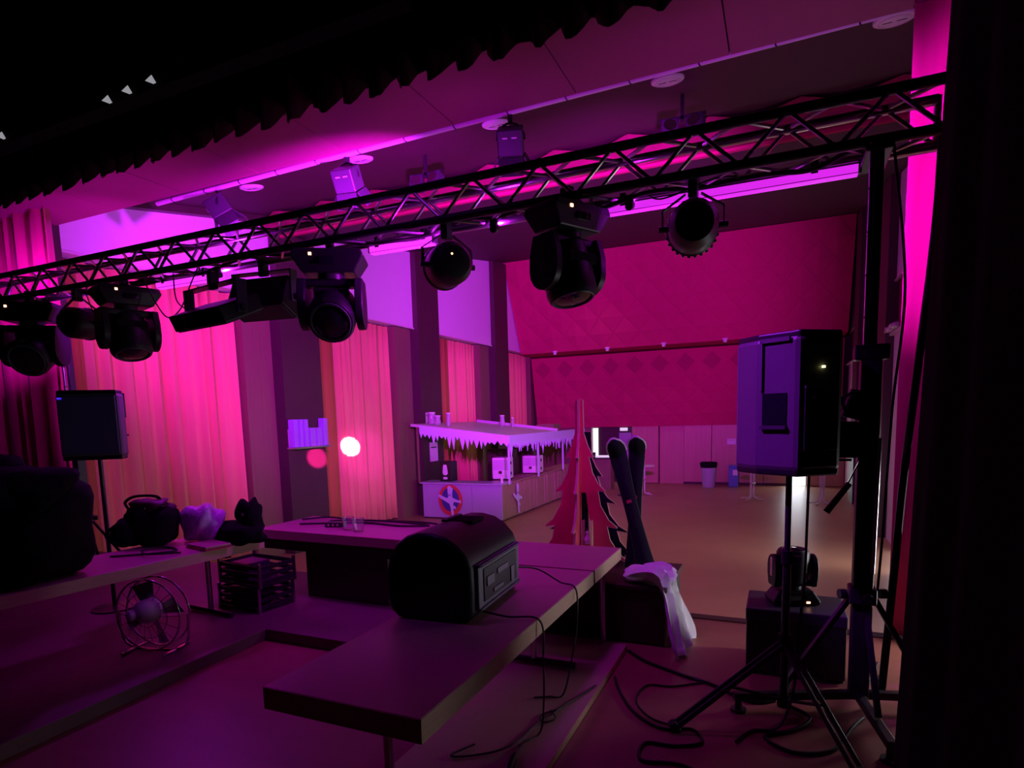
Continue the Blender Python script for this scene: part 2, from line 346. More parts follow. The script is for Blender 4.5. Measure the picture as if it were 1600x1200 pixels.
curtain('window_curtain', 'narrow pink-lit curtain with bright beam spot beside glass wall lamp', 'curtain', (-10.90, 12.85), (-10.90, 15.6), -1.1, 4.69, .25, .095, G, 5)
curtain('window_curtain', 'dim pink curtain rising behind the bar canopy front', 'curtain', (-10.90, 18.9), (-10.90, 21.1), -1.1, 4.69, .26, .09, G, 8)
curtain('window_curtain', 'farthest narrow curtain next to the red felt wall', 'curtain', (-10.90, 24.2), (-10.90, 26.2), -1.1, 4.69, .26, .09, G, 9)
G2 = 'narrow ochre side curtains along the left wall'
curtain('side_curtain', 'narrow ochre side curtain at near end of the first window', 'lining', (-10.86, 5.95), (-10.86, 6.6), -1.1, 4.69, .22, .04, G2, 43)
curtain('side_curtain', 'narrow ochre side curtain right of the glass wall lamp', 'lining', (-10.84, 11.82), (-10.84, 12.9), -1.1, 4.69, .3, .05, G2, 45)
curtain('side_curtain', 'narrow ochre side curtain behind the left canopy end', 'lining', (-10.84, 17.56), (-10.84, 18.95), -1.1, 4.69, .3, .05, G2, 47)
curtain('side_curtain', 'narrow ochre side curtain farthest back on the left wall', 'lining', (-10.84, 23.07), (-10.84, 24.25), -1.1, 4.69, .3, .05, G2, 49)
curtain('stage_curtain', 'red velvet stage curtain at far left of the stage', 'red_curtain', (-12.3, 5.22), (-9.06, 5.22), 0.02, 5.0, .36, .10, None, 11)
curtain('stage_curtain', 'hot pink lit red velvet curtain behind right truss tower', 'red_curtain', (0.84, 5.62), (2.3, 5.5), 0.02, 6.4, .5, .07, None, 15)
curtain('valance', 'dark scalloped velvet valance across the top of the stage', 'valance', (-11.5, 3.95), (3.0, 3.95), 4.26, 6.6, .27, .07, None, 21,
        zfun=lambda u, o: 4.28+.10*max(0, u-.3)+.10*max(-.6, min(1, o)), nz=4)
curtain('wing_drape', 'black side drape filling the right edge of the picture', 'soft_black', (0.42, 2.42), (0.56, -2.2), 0.02, 6.6, .4, .035, None, 31, lean=.075)
curtain('wing_drape', 'second black drape hanging behind the front side drape', 'soft_black', (0.68, 3.3), (3.0, 3.2), 0.02, 6.6, .45, .05, None, 33)

# ================================================================== TRUSS AND LAMPS
TY0, TY1, TZ0, TZ1, TX0, TX1 = 4.20, 4.46, 3.42, 3.68, -9.9, 0.80
tr = thing('lighting_truss', 'long square lighting truss spanning the stage with shade-darkened front tubes', 'truss', (TX0, TY0, 0))
def T(x, y, z): return (x-TX0, y-TY0, z)
for y in (TY0, TY1):
    for z in (TZ0, TZ1):
        MB().cyl(T(TX0, y, z), T(TX1, y, z), .031, n=14).obj('chord', 'alu' if y > TY0 else 'metal_black', tr, smooth=40)  # black metal on the front tubes puts their shade into the colour
PER = 0.535
nb = int((TX1-TX0)/PER)
# one mesh for each kind of brace, then shared
def brace_mesh(v, r=.0135): return MB().cyl((0, 0, 0), v, r, n=8).mesh('brace', 'alu', 40)
hp = PER/2; g = TY1-TY0
bm = {k: brace_mesh(v) for k, v in dict(fu=(hp, 0, g), fd=(hp, 0, -g), tu=(hp, g, 0), td=(hp, -g, 0)).items()}
for k in range(nb):
    x = k*PER
    for y in (0, g):
        piece(bm['fu'], 'brace', tr, Matrix.Translation((x, y, TZ0))); piece(bm['fd'], 'brace', tr, Matrix.Translation((x+hp, y, TZ1)))
    for z in (TZ0, TZ1):
        piece(bm['tu'], 'brace', tr, Matrix.Translation((x, 0, z))); piece(bm['td'], 'brace', tr, Matrix.Translation((x+hp, g, z)))
for y in (0, g): MB().cyl((TX1-TX0, y, TZ0-.02), (TX1-TX0, y, TZ1+.02), .02, n=8).obj('end_post', 'alu', tr)

def clamp(par, z):                                          # hook clamp from the lamp up to the front lower tube
    MB().box(-.03, .03, -.045, .045, z-.06, z+.055).box(-.05, .05, -.02, .02, z-.10, z-.05).obj('clamp', 'metal_black', par, bevel=.008)
def moving_head(name, label, x, pan, tilt, s=1.0, led='led_red', ztop=3.33, floor=False, loc=None):
    t = thing(name, label, 'stage light', loc or (x, TY0+.06, ztop), pan, 'moving head lamps' if not floor else None)
    # tapered base with chamfered ends, hanging upside down (local -z is down)
    m = MB(); a, b, h = .27*s, .17*s, .17*s
    m.add([(-a*.92, -b, 0), (a*.92, -b, 0), (a*.92, b, 0), (-a*.92, b, 0), (-a, -b, -.05*s), (a, -b, -.05*s), (a, b, -.05*s), (-a, b, -.05*s),
           (-a*.72, -b*.8, -h), (a*.72, -b*.8, -h), (a*.72, b*.8, -h), (-a*.72, b*.8, -h)],
          [(0, 1, 2, 3), (0, 4, 5, 1), (1, 5, 6, 2), (2, 6, 7, 3), (3, 7, 4, 0), (4, 8, 9, 5), (5, 9, 10, 6), (6, 10, 11, 7), (7, 11, 8, 4), (11, 10, 9, 8)])
    base = m.obj('base', 'black', t, bevel=.012)
    dx = -.12*s
    MB().box(dx-.012, dx+.012, -b-.006, -b+.01, -.055*s, -.035*s).obj('status_light', led, base)
    MB().box(-.06, .06, -b-.004, -b+.01, -.12*s, -.07*s).obj('display', 'lens', base)
    if not floor: clamp(t, .09)
    MB().cyl((0, 0, -h), (0, 0, -h-.04*s), .10*s, n=18).obj('pan_ring', 'metal_black', t, smooth=40)
    y = MB(); y.box(-.24*s, .24*s, -.07*s, .07*s, -h-.09*s, -h-.03*s)
    y.obj('yoke_bridge', 'black', t, bevel=.02)
    for sg in (-1, 1):                                      # arms with rounded lower ends
        poly = [(-.10*s, -h-.035*s), (.10*s, -h-.035*s), (.14*s, -h-.16*s)]
        poly += [(.145*s*math.cos(q), -h-.27*s-.145*s*math.sin(q)) for q in [math.pi*k/8 for k in range(9)]]+[(-.14*s, -h-.16*s)]
        MB().prism(poly, ((.185 if sg > 0 else -.245)*s, 0, 0), (0, 1, 0), (0, 0, 1), .06*s).obj('yoke_arm', 'black', t, smooth=30, bevel=.008)
    c = Vector((0, 0, -h-.28*s)); d = Vector((0, -math.sin(tilt), -math.cos(tilt)))
    hd = MB().lathe([(0, -.22*s), (.11*s, -.22*s), (.16*s, -.18*s), (.178*s, -.06*s), (.182*s, .06*s), (.182*s, .15*s), (.165*s, .185*s), (0, .185*s)], c, d, 24).obj('head', 'black', t, smooth=35)
    MB().lathe([(0, .186*s), (.13*s, .186*s), (.10*s, .20*s), (0, .21*s)], c, d, 24).obj('lens', 'lens', hd, smooth=50)
    ring = [c+d*.187*s+Matrix.Rotation(2*math.pi*k/24, 3, d) @ (d.orthogonal().normalized()*.145*s) for k in range(24)]
    MB().tube(ring, .012*s, 6, True).obj('lens_ring', 'grey_plastic', hd, smooth=60)
    MB().box(-.13*s, .13*s, -.05*s, .05*s, -.03*s, .03*s, Matrix.Translation(c-d*.05*s) @ d.to_track_quat('Z', 'Y').to_matrix().to_4x4() @ Matrix.Translation((0, .13*s, 0))).obj('vent', 'soft_black', hd)
    return t
moving_head('moving_head', 'black moving head lamp at the far left end of the truss', -7.9, R(35), R(62), 1.2)
moving_head('moving_head', 'tall slim moving head lamp hanging over the pink curtain left', -6.24, R(72), R(20), 1.08)
moving_head('moving_head', 'moving head lamp with round lens facing out, right of floodlight boxes', -3.55, R(30), R(58), 1.1)
moving_head('moving_head', 'large moving head lamp hanging before the red felt wall', -1.42, R(62), R(14), 1.0, ztop=3.36)

def wash_can(label, loc, aim, r=.165, rim=False, led=None, spot=None, spill=None):
    loc = Vector(loc); aim = Vector(aim); d = (aim-loc).normalized()
    t = thing('wash_light', label, 'stage light', loc, 0, 'round wash lamps')
    cn = MB().lathe([(0, -.20), (.06, -.20), (.12, -.185), (r*.97, -.12), (r, -.02), (r, .09), (r*1.05, .10), (r*1.05, .12), (r*.93, .12), (r*.90, .07), (0, .07)], (0, 0, 0), d, 28).obj('can', 'black', t, smooth=35)
    MB().lathe([(0, .071), (r*.88, .071), (r*.88, .078), (0, .078)], (0, 0, 0), d, 24).obj('lens', 'lamp_lens', cn, smooth=40)
    side = d.cross(Vector((0, 0, 1))).normalized()
    top = TZ0-.09-loc.z
    for sg in (-1, 1):
        q = MB(); q.bar(side*sg*(r+.035), side*sg*(r+.035)+Vector((0, 0, top*.55)), .035, .008); q.bar(side*sg*(r+.035)+Vector((0, 0, top*.55)), side*sg*.05+Vector((0, 0, top)), .035, .008)
        q.obj('bracket_arm', 'metal_black', t); MB().cyl(side*sg*(r-.01), side*sg*(r+.06), .022, n=10).obj('tilt_knob', 'metal_black', t)
    MB().box(-.03, .03, -.045, .045, top-.03, top+.12).obj('clamp', 'metal_black', t, bevel=.008)
    if rim:
        up = Matrix.Rotation(R(0), 3, d)
        for k in range(26):
            a = 2*math.pi*k/26; v = (side*math.cos(a)+side.cross(d)*math.sin(a))*(r*1.06)
            MB().cyl(d*.118+v, d*.128+v*1.02, .011, n=6).obj('rim_clip', 'alu', cn)
    if led:
        b = -d*.20+side*(-.03)+Vector((0, 0, .05)); MB().lathe([(0, 0), (.009, 0), (.006, .008), (0, .01)], b, -d, 8).obj('status_light', led, cn)
    L = loc+d*.14
    if spot: lamp('SPOT', 'wash_beam', L, spot[0], spot[1], MAGENTA, .06, spot[2], spot[3])
    if spill: lamp('AREA', 'wash_spill', L, aim, spill, MAGENTA, .24)
    return t
wash_can('round wash lamp at left end of truss, between two moving heads', (-7.13, 4.32, 3.06), (-8.6, 9.0, 3.4), .17, spot=((-10.5, 7.4, 4.9), POW['panel_wash'], 74, .8), spill=POW['spill_l'])
wash_can('round wash lamp seen from behind with red light, truss middle', (-2.43, 4.30, 3.10), (-10.5, 11.5, 3.6), .165, led='led_red',
         spot=((-10.3, 12.9, 5.3), POW['left_wash'], 74, .75), spill=POW['spill_m'])
wash_can('round wash lamp with studded rim, rightmost on the truss', (-0.56, 4.30, 3.12), (-3.4, 20, 4.6), .16, rim=True,
         spot=((-8.0, 25, 6.0), POW['back_wash'], 58, .8), spill=POW['spill_r'])

def flood_box(label, loc, rx, rz, w, d, h, led=False):
    t = thing('floodlight_box', label, 'stage light', loc, rz, 'rectangular floodlights')
    mx = Matrix.Rotation(rx, 4, 'X')
    b = MB().box(-w/2, w/2, -d/2, d/2, -h/2, h/2, mx).obj('housing', 'black', t, bevel=.012)
    MB().box(-w/2+.02, w/2-.02, -d/2+.02, d/2-.02, -h/2-.012, -h/2, mx).obj('front_glass', 'grey_plastic', b)
    for sg in (-1, 1):
        MB().box(sg*(w/2+.012)-.006, sg*(w/2+.012)+.006, -.05, .05, -.04, .24).obj('yoke_arm', 'grey_plastic', t)
        MB().cyl((sg*(w/2-.005), 0, 0), (sg*(w/2+.05), 0, 0), .03, n=12).obj('tilt_knob', 'metal_black', t, smooth=40)
    MB().box(-w/2-.02, w/2+.02, -.05, .05, .235, .247).obj('yoke_bridge', 'grey_plastic', t)
    clamp(t, .31)
    if led: MB().lathe([(0, 0), (.010, 0), (0, .01)], mx @ Vector((0, -d/2, -.06)), (0, -1, 0), 8).obj('status_light', 'led_white', b)
    return t
flood_box('boxy floodlight with blue-lit side plate on the truss', (-4.52, 4.46, 3.08), R(-25), R(8), .62, .26, .30, True)
flood_box('flat dark floodlight tilted down left of the boxy one', (-4.80, 4.12, 2.93), R(24), R(-10), .84, .42, .15)

# stage cabling along the truss
def cable(label, pts, r=.008, cat='cable', name='cable', k=8, mt='cable'):
    return tag(MB().tube(bez(pts, k), r, 6).obj(name, mt, smooth=60), label, cat)
rc = random.Random(5)
pts = []
x = TX0+.2
while x < TX1-.1:
    pts.append((x, TY1-.07+rc.uniform(-.04, .04), TZ0+.01+rc.uniform(-.06, .05))); x += rc.uniform(.22, .42)
cable('bundled black cable lying along inside of the truss', pts, .016)
cable('thin cable looping below the truss left of the flood boxes', [(-6.0, 4.3, 3.40), (-5.75, 4.32, 3.02), (-5.5, 4.3, 3.05), (-5.3, 4.3, 3.30), (-5.2, 4.3, 3.42)], .007)
cable('second thin loop of cable hanging beside the flood boxes', [(-5.6, 4.34, 3.42), (-5.58, 4.34, 3.15), (-5.35, 4.34, 3.02), (-5.12, 4.3, 2.98)], .007)
cable('cable loop hanging between left wash lamp and slim moving head', [(-6.95, 4.3, 3.38), (-6.8, 4.3, 3.10), (-6.62, 4.3, 3.2), (-6.5, 4.3, 3.33)], .006)
cable('cable bow above the studded wash lamp', [(-.9, 4.42, 3.44), (-.82, 4.36, 3.36), (-.7, 4.3, 3.34), (-.45, 4.3, 3.40), (-.3, 4.4, 3.43)], .006)
cable('dark cable hanging from the truss end beside the pink curtain', [(.80, 4.3, 3.42), (.80, 4.32, 3.1), (.785, 4.35, 2.7), (.75, 4.36, 2.2), (.70, 4.36, 1.5), (.66, 4.32, .8), (.62, 4.3, .06)], .024)
cable('slack safety wire from truss to right tower', [(.55, 4.2, 3.4), (.64, 4.22, 2.6), (.60, 4.2, 1.9), (.58, 4.2, 1.2), (.56, 4.2, .7)], .008)

# ceiling pipe with barn-door spots, round ceiling discs and small twin spots
tag(MB().cyl((-7.62, 5.76, 4.84), (.70, 5.76, 4.90), .030, n=12).obj('ceiling_pipe', 'white_metal', smooth=40), 'long white pipe fixed under the ceiling edge above the stage', 'pipe')
pp = bpy.data.objects['ceiling_pipe']
for k in range(14):
    x = -7.3+k*.6; z = 4.84+(x+7.62)/8.32*.06
    MB().tube([(x+math.cos(a)*.012, 5.76+math.cos(a)*.034, z+math.sin(a)*.034) for a in [2*math.pi*i/10 for i in range(10)]], .006, 5, True).obj('cable_tie', 'cable', pp)
def barn_spot(label, x, dy, rz):
    t = thing('theatre_spotlight', label, 'spotlight', (x, 5.76+dy, 4.84), rz, 'barn-door spotlights on the ceiling pipe')
    MB().box(-.025, .025, -.03, .03, -.05, .05).obj('clamp', 'metal_black', t, bevel=.006)
    MB().tube([(math.cos(a)*.14, 0, -.22+math.sin(a)*.16) for a in [math.pi*i/12 for i in range(13)]], .011, 6).obj('yoke', 'metal_black', t, smooth=50)
    mx = Matrix.Translation((0, .0, -.24)) @ Matrix.Rotation(R(32), 4, 'X')
    b = MB().box(-.125, .125, -.13, .13, -.11, .13, mx).obj('housing', 'grey_plastic', t, bevel=.015)
    MB().lathe([(0, 0), (.095, 0), (.095, .02), (0, .03)], mx @ Vector((0, 0, -.11)), mx.to_3x3() @ Vector((0, 0, -1)), 18).obj('lens', 'lens', b)
    for k in range(2): MB().box(-.07+k*.09, -.02+k*.09, -.135, -.128, .05, .062, mx).obj('vent_slot', 'white_metal', b)
    for k in range(4):
        q = mx @ Matrix.Rotation(R(90*k), 4, 'Z') @ Matrix.Translation((0, -.13, -.115)) @ Matrix.Rotation(R(-28), 4, 'X')
        MB().box(-.12, .12, -.006, .006, -.17, 0, q).obj('barn_door', 'grey_plastic', t)
barn_spot('barn-door spotlight leftmost on the white ceiling pipe', -6.52, .02, R(-50))
barn_spot('barn-door spotlight in the middle of the white ceiling pipe', -4.51, .02, R(10))
barn_spot('barn-door spotlight nearest the right on the white ceiling pipe', -2.5, .02, R(18))
def onA(x, y):
    d = ray(x, y); t = (zA(0)-CAM.z)/(d.z-.19*d.y); return CAM+d*t
for (qx, qy), nm in (((393, 292), 'leftmost'), ((563, 248), 'second from left'), ((775, 193), 'third from left, behind the spotlight'), ((1043, 124), 'fourth from left'), ((1398, 28), 'rightmost, by the pink curtain')):
    p = onA(qx, qy); t = thing('ceiling_speaker', 'round white ceiling disc %s in the row' % nm, 'ceiling lamp', p, 0, 'round ceiling discs')
    t.rotation_euler = (R(10.8), 0, 0)
    MB().lathe([(0, -.03), (.175, -.03), (.195, -.02), (.20, .0), (0, .0)], n=28).obj('cover', 'white_metal', t, smooth=35)
    MB().tube([(math.cos(a)*.15, math.sin(a)*.15, -.031) for a in [2*math.pi*i/20 for i in range(20)]], .007, 5, True).obj('rim', 'trim', t)
    MB().box(-.11, -.02, -.006, .006, -.034, -.03).box(.02, .11, -.006, .006, -.034, -.03).obj('slot', 'grey_plastic', t)
def twin(label, p):
    t = thing('twin_spot', label, 'spotlight', p, 0, 'twin spots under the sloping ceiling'); top = zA(p[1])-p[2]
    MB().box(-.02, .02, -.02, .02, .06, top).box(-.30, .30, -.02, .02, .10, .14).obj('stem', 'metal_black', t)
    for sx, rz in ((-.17, R(18)), (.17, R(-8))):
        mx = Matrix.Translation((sx, 0, 0)) @ Matrix.Rotation(rz, 4, 'Z') @ Matrix.Rotation(R(-18), 4, 'X')
        h = MB().box(-.11, .11, -.09, .09, -.11, .11, mx).obj('housing', 'grey_plastic', t, bevel=.02)
        MB().lathe([(.085, 0), (.075, -.015), (.03, -.03), (0, -.03)], mx @ Vector((0, -.095, 0)), mx.to_3x3() @ Vector((0, -1, 0)), 16).obj('reflector', 'chrome', h, smooth=40)
twin('pair of small square spots above truss middle', (-5.25, 8.7, 5.66)); twin('pair of small square spots above truss right half', (-1.28, 8.7, 5.66))
# small white lamps on top of and between the felt walls
k = 0
for (qx, qy), yy in ([((830, 397), 23.0), ((1021, 369), 23.0), ((1131, 352), 23.0), ((1250, 333), 23.0)]+[((867, 551), 24.6), ((949, 545), 24.6), ((1037, 538), 24.6), ((1133, 531), 24.6)]):
    p = ony(qx, qy, yy); row = 'upper edge of red felt wall' if k < 4 else 'joint between the red felt walls'
    t = thing('wall_spot', 'small white lamp on %s, number %s from left' % (row, ('one', 'two', 'three', 'four')[k % 4]), 'wall lamp', p, 0, 'small white lamps on the felt wall')
    MB().lathe([(0, -.09), (.06, -.09), (.075, 0), (.11, .03), (.11, .06), (0, .06)], n=14).obj('shade', 'white_metal', t, smooth=40)
    MB().cyl((0, 0, .05), (0, .25, .05), .02, n=8).obj('arm', 'white_metal', t); k += 1

# ================================================================== STAGE: RISER, TABLES
rz = struct(MB().prism([(-7.3, 1.0), (-4.06, 1.0), (-4.12, 3.80), (-2.45, 3.80), (-2.45, 5.5), (-7.3, 5.5)], (0, 0, 0), (1, 0, 0), (0, 1, 0), .10).obj('stage_riser', 'riser', bevel=.006))
def table(name, label, cx, cy, L, W, zt, z0, rot, th=.10, fk=.40, legs=None, panel=None, group=None):
    t = thing(name, label, 'table', (cx, cy, z0), rot, group); h = zt-z0
    top = MB().box(-L/2+.004, L/2-.004, -W/2+.004, W/2-.004, h-th, h).obj('tabletop', 'laminate', t, bevel=.003)
    for a, b, c, d in ((-L/2, L/2, -W/2, -W/2+.006), (-L/2, L/2, W/2-.006, W/2), (-L/2, -L/2+.006, -W/2, W/2), (L/2-.006, L/2, -W/2, W/2)):
        MB().box(a, b, c, d, h-th-.002, h-.002).obj('edge_band', 'table_edge', top)
    if legs:
        for sx in legs:
            x = sx*L/2
            MB().cyl((x, 0, .05), (x, 0, h-th), .024, n=12).obj('leg_post', 'chrome', t, smooth=40)
            MB().bar((x, -W*fk, .03), (x, W*fk, .03), .045, .04).obj('foot', 'metal_black', t, bevel=.008)
            MB().bar((x, -W*.42, h-th-.02), (x, W*.42, h-th-.02), .04, .03).obj('crossbar', 'metal_black', t)
        MB().bar((legs[0]*L/2, 0, h-th-.05), (legs[-1]*L/2, 0, h-th-.05), .03, .03).obj('rail', 'metal_black', t)
    if panel:
        for a, b in panel: MB().box(a, b, -W/2+.12, W/2-.1, 0, h-th).obj('pedestal', 'dark_wood', t, bevel=.006)
        MB().box(-L/2+.05, L/2-.05, -W/2+.05, -W/2+.07, h-th-.12, h-th).obj('apron', 'dark_wood', t)
    return t
BZ = .055
table('folding_table', 'long beige table in the foreground carrying the black monitor speaker', -1.66, 3.055, 2.37, .82, .745, BZ, R(90), legs=(-.72, .82))
table('folding_table', 'beige cross table end beside the red wooden tree', -1.93, 4.675, 1.36, .82, .745, 0.0, 0, fk=.14, legs=(-.8, .92))
table('folding_table', 'far table with cables and clear cups on the riser', -4.06, 5.03, 1.98, .86, .80, .10, R(-1.5), th=.09, panel=[(-.42, .62)])
table('folding_table', 'left table with backpack and dark covered gear', -5.09, 2.75, 3.1, .80, .80, .10, R(90-5.4), th=.09, legs=(-.8, .78))
ft = thing('folded_table', 'folded beige tabletop lying flat on the stage floor', 'table', (-1.49, 3.2, 0))
fb = MB().box(-.385, .385, -1.35, 1.45, .006, .05).obj('tabletop', 'laminate', ft, bevel=.003)
for a, b, c, d in ((-.39, -.384, -1.35, 1.45), (.384, .39, -1.35, 1.45), (-.39, .39, 1.444, 1.452)): MB().box(a, b, c, d, .002, .05).obj('edge_band', 'table_edge', fb)

# ================================================================== SPEAKERS
M['grille'] = mat('speaker_grille', (0.065, 0.058, 0.13), 0.6, var=0.2, scale=120)
M['speaker_shell'] = mat('speaker_shell', (0.085, 0.075, 0.095), 0.5, var=0.08, scale=40)
def pa_speaker(label, loc, rz, w=.43, d=.40, h=.80, tint='black', led=None):
    t = thing('loudspeaker', label, 'speaker', loc, rz, 'black plastic loudspeakers')
    pl = [(-w/2, d/2), (w/2, d/2), (w/2, d*.05), (w*.31, -d/2), (-w*.31, -d/2), (-w/2, d*.05)]
    b = MB().prism(pl, (0, 0, .025), (1, 0, 0), (0, 1, 0), h-.05).obj('cabinet', 'speaker_shell', t, bevel=.03)
    MB().prism([(x*.96, y*.96) for x, y in pl], (0, 0, 0), (1, 0, 0), (0, 1, 0), h).obj('end_caps', 'black', t, bevel=.012)
    MB().box(-w/2+.02, w/2-.02, d/2-.005, d/2+.012, .06, h-.06).obj('grille', 'grille', t, bevel=.006)
    for sg in (-1, 1):                                       # recessed handle pockets and raised frames on both slanted sides
        p0 = Vector((sg*w/2, d*.05, 0)); p1 = Vector((sg*w*.31, -d/2, 0)); e = (p1-p0); L = e.length; e /= L; n = Vector((e.y, -e.x, 0))*(-1 if sg > 0 else 1)
        if n.x*sg < 0: n = -n
        mx = Matrix(((e.x, n.x, 0, p0.x), (e.y, n.y, 0, p0.y), (0, 0, 1, 0), (0, 0, 0, 1)))
        MB().box(L*.16, L*.72, -.03, .006, h*.36, h*.58, mx).obj('handle_pocket', 'lens', t)
        MB().box(L*.14, L*.74, -.01, .022, h*.33, h*.355, mx).obj('handle_bar', 'grey_plastic', t)
        f = MB(); f.box(L*.10, L*.16, 0, .014, h*.6, h*.95, mx); f.box(L*.10, L*.78, 0, .014, h*.93, h*.96, mx)
        f.obj('side_rib', 'speaker_shell', t)
    p = MB().box(-w*.24, w*.24, -d/2-.008, -d/2+.02, h*.18, h*.62).obj('rear_panel', 'metal_black', t, bevel=.004)
    for i in range(3): MB().cyl((-.06+.06*i, -d/2-.005, h*.54), (-.06+.06*i, -d/2-.025, h*.54), .013, n=10).obj('knob', 'black', p)
    if led: MB().box(-.008, .008, -d/2-.014, -d/2-.004, h*.74, h*.755).obj('status_light', led, t)
    return t
pa_speaker('black loudspeaker on tripod stand before the red felt wall', (.06, 3.95, 1.525), R(38), .46, .46, .81, led='led_green')
pa_speaker('dark loudspeaker on a pole before the left pink curtain', (-6.08, 3.74, 1.60), R(218), .52, .34, .66)
sp = bpy.data.objects['loudspeaker.001']
MB().box(.20, .235, .180, .19, .575, .59).obj('status_light', 'led_blue', sp)
# monitor speaker lying on its side on the foreground table
mon = thing('monitor_speaker', 'black loudspeaker lying on its side on the foreground table', 'speaker', (-1.85, 3.27, .745), R(4)); mon.scale = (1.08, 1.12, 1.1)
prof = [(-.24, .04), (-.20, 0), (.20, 0), (.24, .03), (.242, .16), (.24, .29), (.215, .35), (.165, .405), (.10, .445), (.02, .463), (-.06, .463), (-.13, .445), (-.19, .405), (-.235, .34), (-.258, .26), (-.262, .17), (-.255, .09)]
b = MB().prism(prof, (0, .36, 0), (1, 0, 0), (0, 0, 1), .72).obj('cabinet', 'black', mon, smooth=28, bevel=.025)
pn = MB().box(.236, .262, -.30, .31, .055, .30).obj('rear_frame', 'panel_grey', mon, bevel=.01)
MB().box(.258, .268, -.24, .25, .09, .265).obj('rear_panel', 'black', pn)
for y, z, w_, h_ in ((-.16, .19, .10, .05), (.02, .21, .16, .03), (.17, .14, .05, .09), (-.05, .12, .14, .02)): MB().box(.264, .274, y-w_/2, y+w_/2, z-h_/2, z+h_/2).obj('panel_socket', 'panel_grey', pn)
for z in (.06, .29): MB().tube([(.262, -.29, z), (.27, -.28, z), (.27, .29, z), (.262, .30, z)], .008, 5).obj('panel_rib', 'panel_grey', pn)
MB().box(-.07, .09, .02, .20, .452, .468).obj('handle_recess', 'soft_black', mon, bevel=.01)
MB().box(-.10, -.07, .0, .22, .46, .474).obj('handle_rim', 'grey_plastic', mon)

# ================================================================== STANDS AND TOWERS
def foot_leg(par, hub, foot, name='leg', w=.022, h=.035, mt='metal_black'):
    MB().bar(hub, foot, w, h).obj(name, mt, par, bevel=.004)
ts = thing('tripod_stand', 'black tripod speaker stand with cable down the pole', 'stand', (.05, 3.91, 0))
MB().cyl((0, 0, .10), (0, 0, 1.0), .024, n=14).obj('lower_tube', 'metal_black', ts, smooth=40)
MB().cyl((0, 0, .9), (0, 0, 1.60), .018, n=14).obj('upper_tube', 'metal_black', ts, smooth=40)
MB().cyl((0, 0, .98), (0, 0, 1.06), .035, n=14).box(.02, .075, -.012, .012, 1.0, 1.03).obj('collar', 'black', ts)
MB().cyl((0, 0, .45), (0, 0, .54), .042, n=14).obj('hub', 'black', ts); MB().cyl((0, 0, .08), (0, 0, .15), .038, n=14).obj('lower_hub', 'black', ts)
for fx, fy in ((-.60, -.40), (.36, -.55), (.12, .66)):
    d = Vector((fx, fy, 0)).normalized(); s_ = Vector((-d.y, d.x, 0))*.022
    for sg in (-1, 1): foot_leg(ts, Vector((0, 0, .49))+s_*sg, Vector((fx, fy, .03))+s_*sg, w=.012, h=.034)
    MB().bar((0, 0, .12), (fx*.52, fy*.52, .25), .028, .014).obj('brace', 'metal_black', ts)
    MB().cyl((fx*.97, fy*.97, .0), (fx*1.02, fy*1.02, .06), .026, n=10).obj('rubber_foot', 'black', ts)
cable('speaker cable running down beside the tripod pole', [(.16, 4.0, 1.56), (.155, 3.98, 1.2), (.15, 3.97, .9), (.13, 3.95, .6), (.10, 3.86, .2), (.02, 3.74, .02), (-.12, 3.66, .012), (-.20, 3.5, .012)], .009)

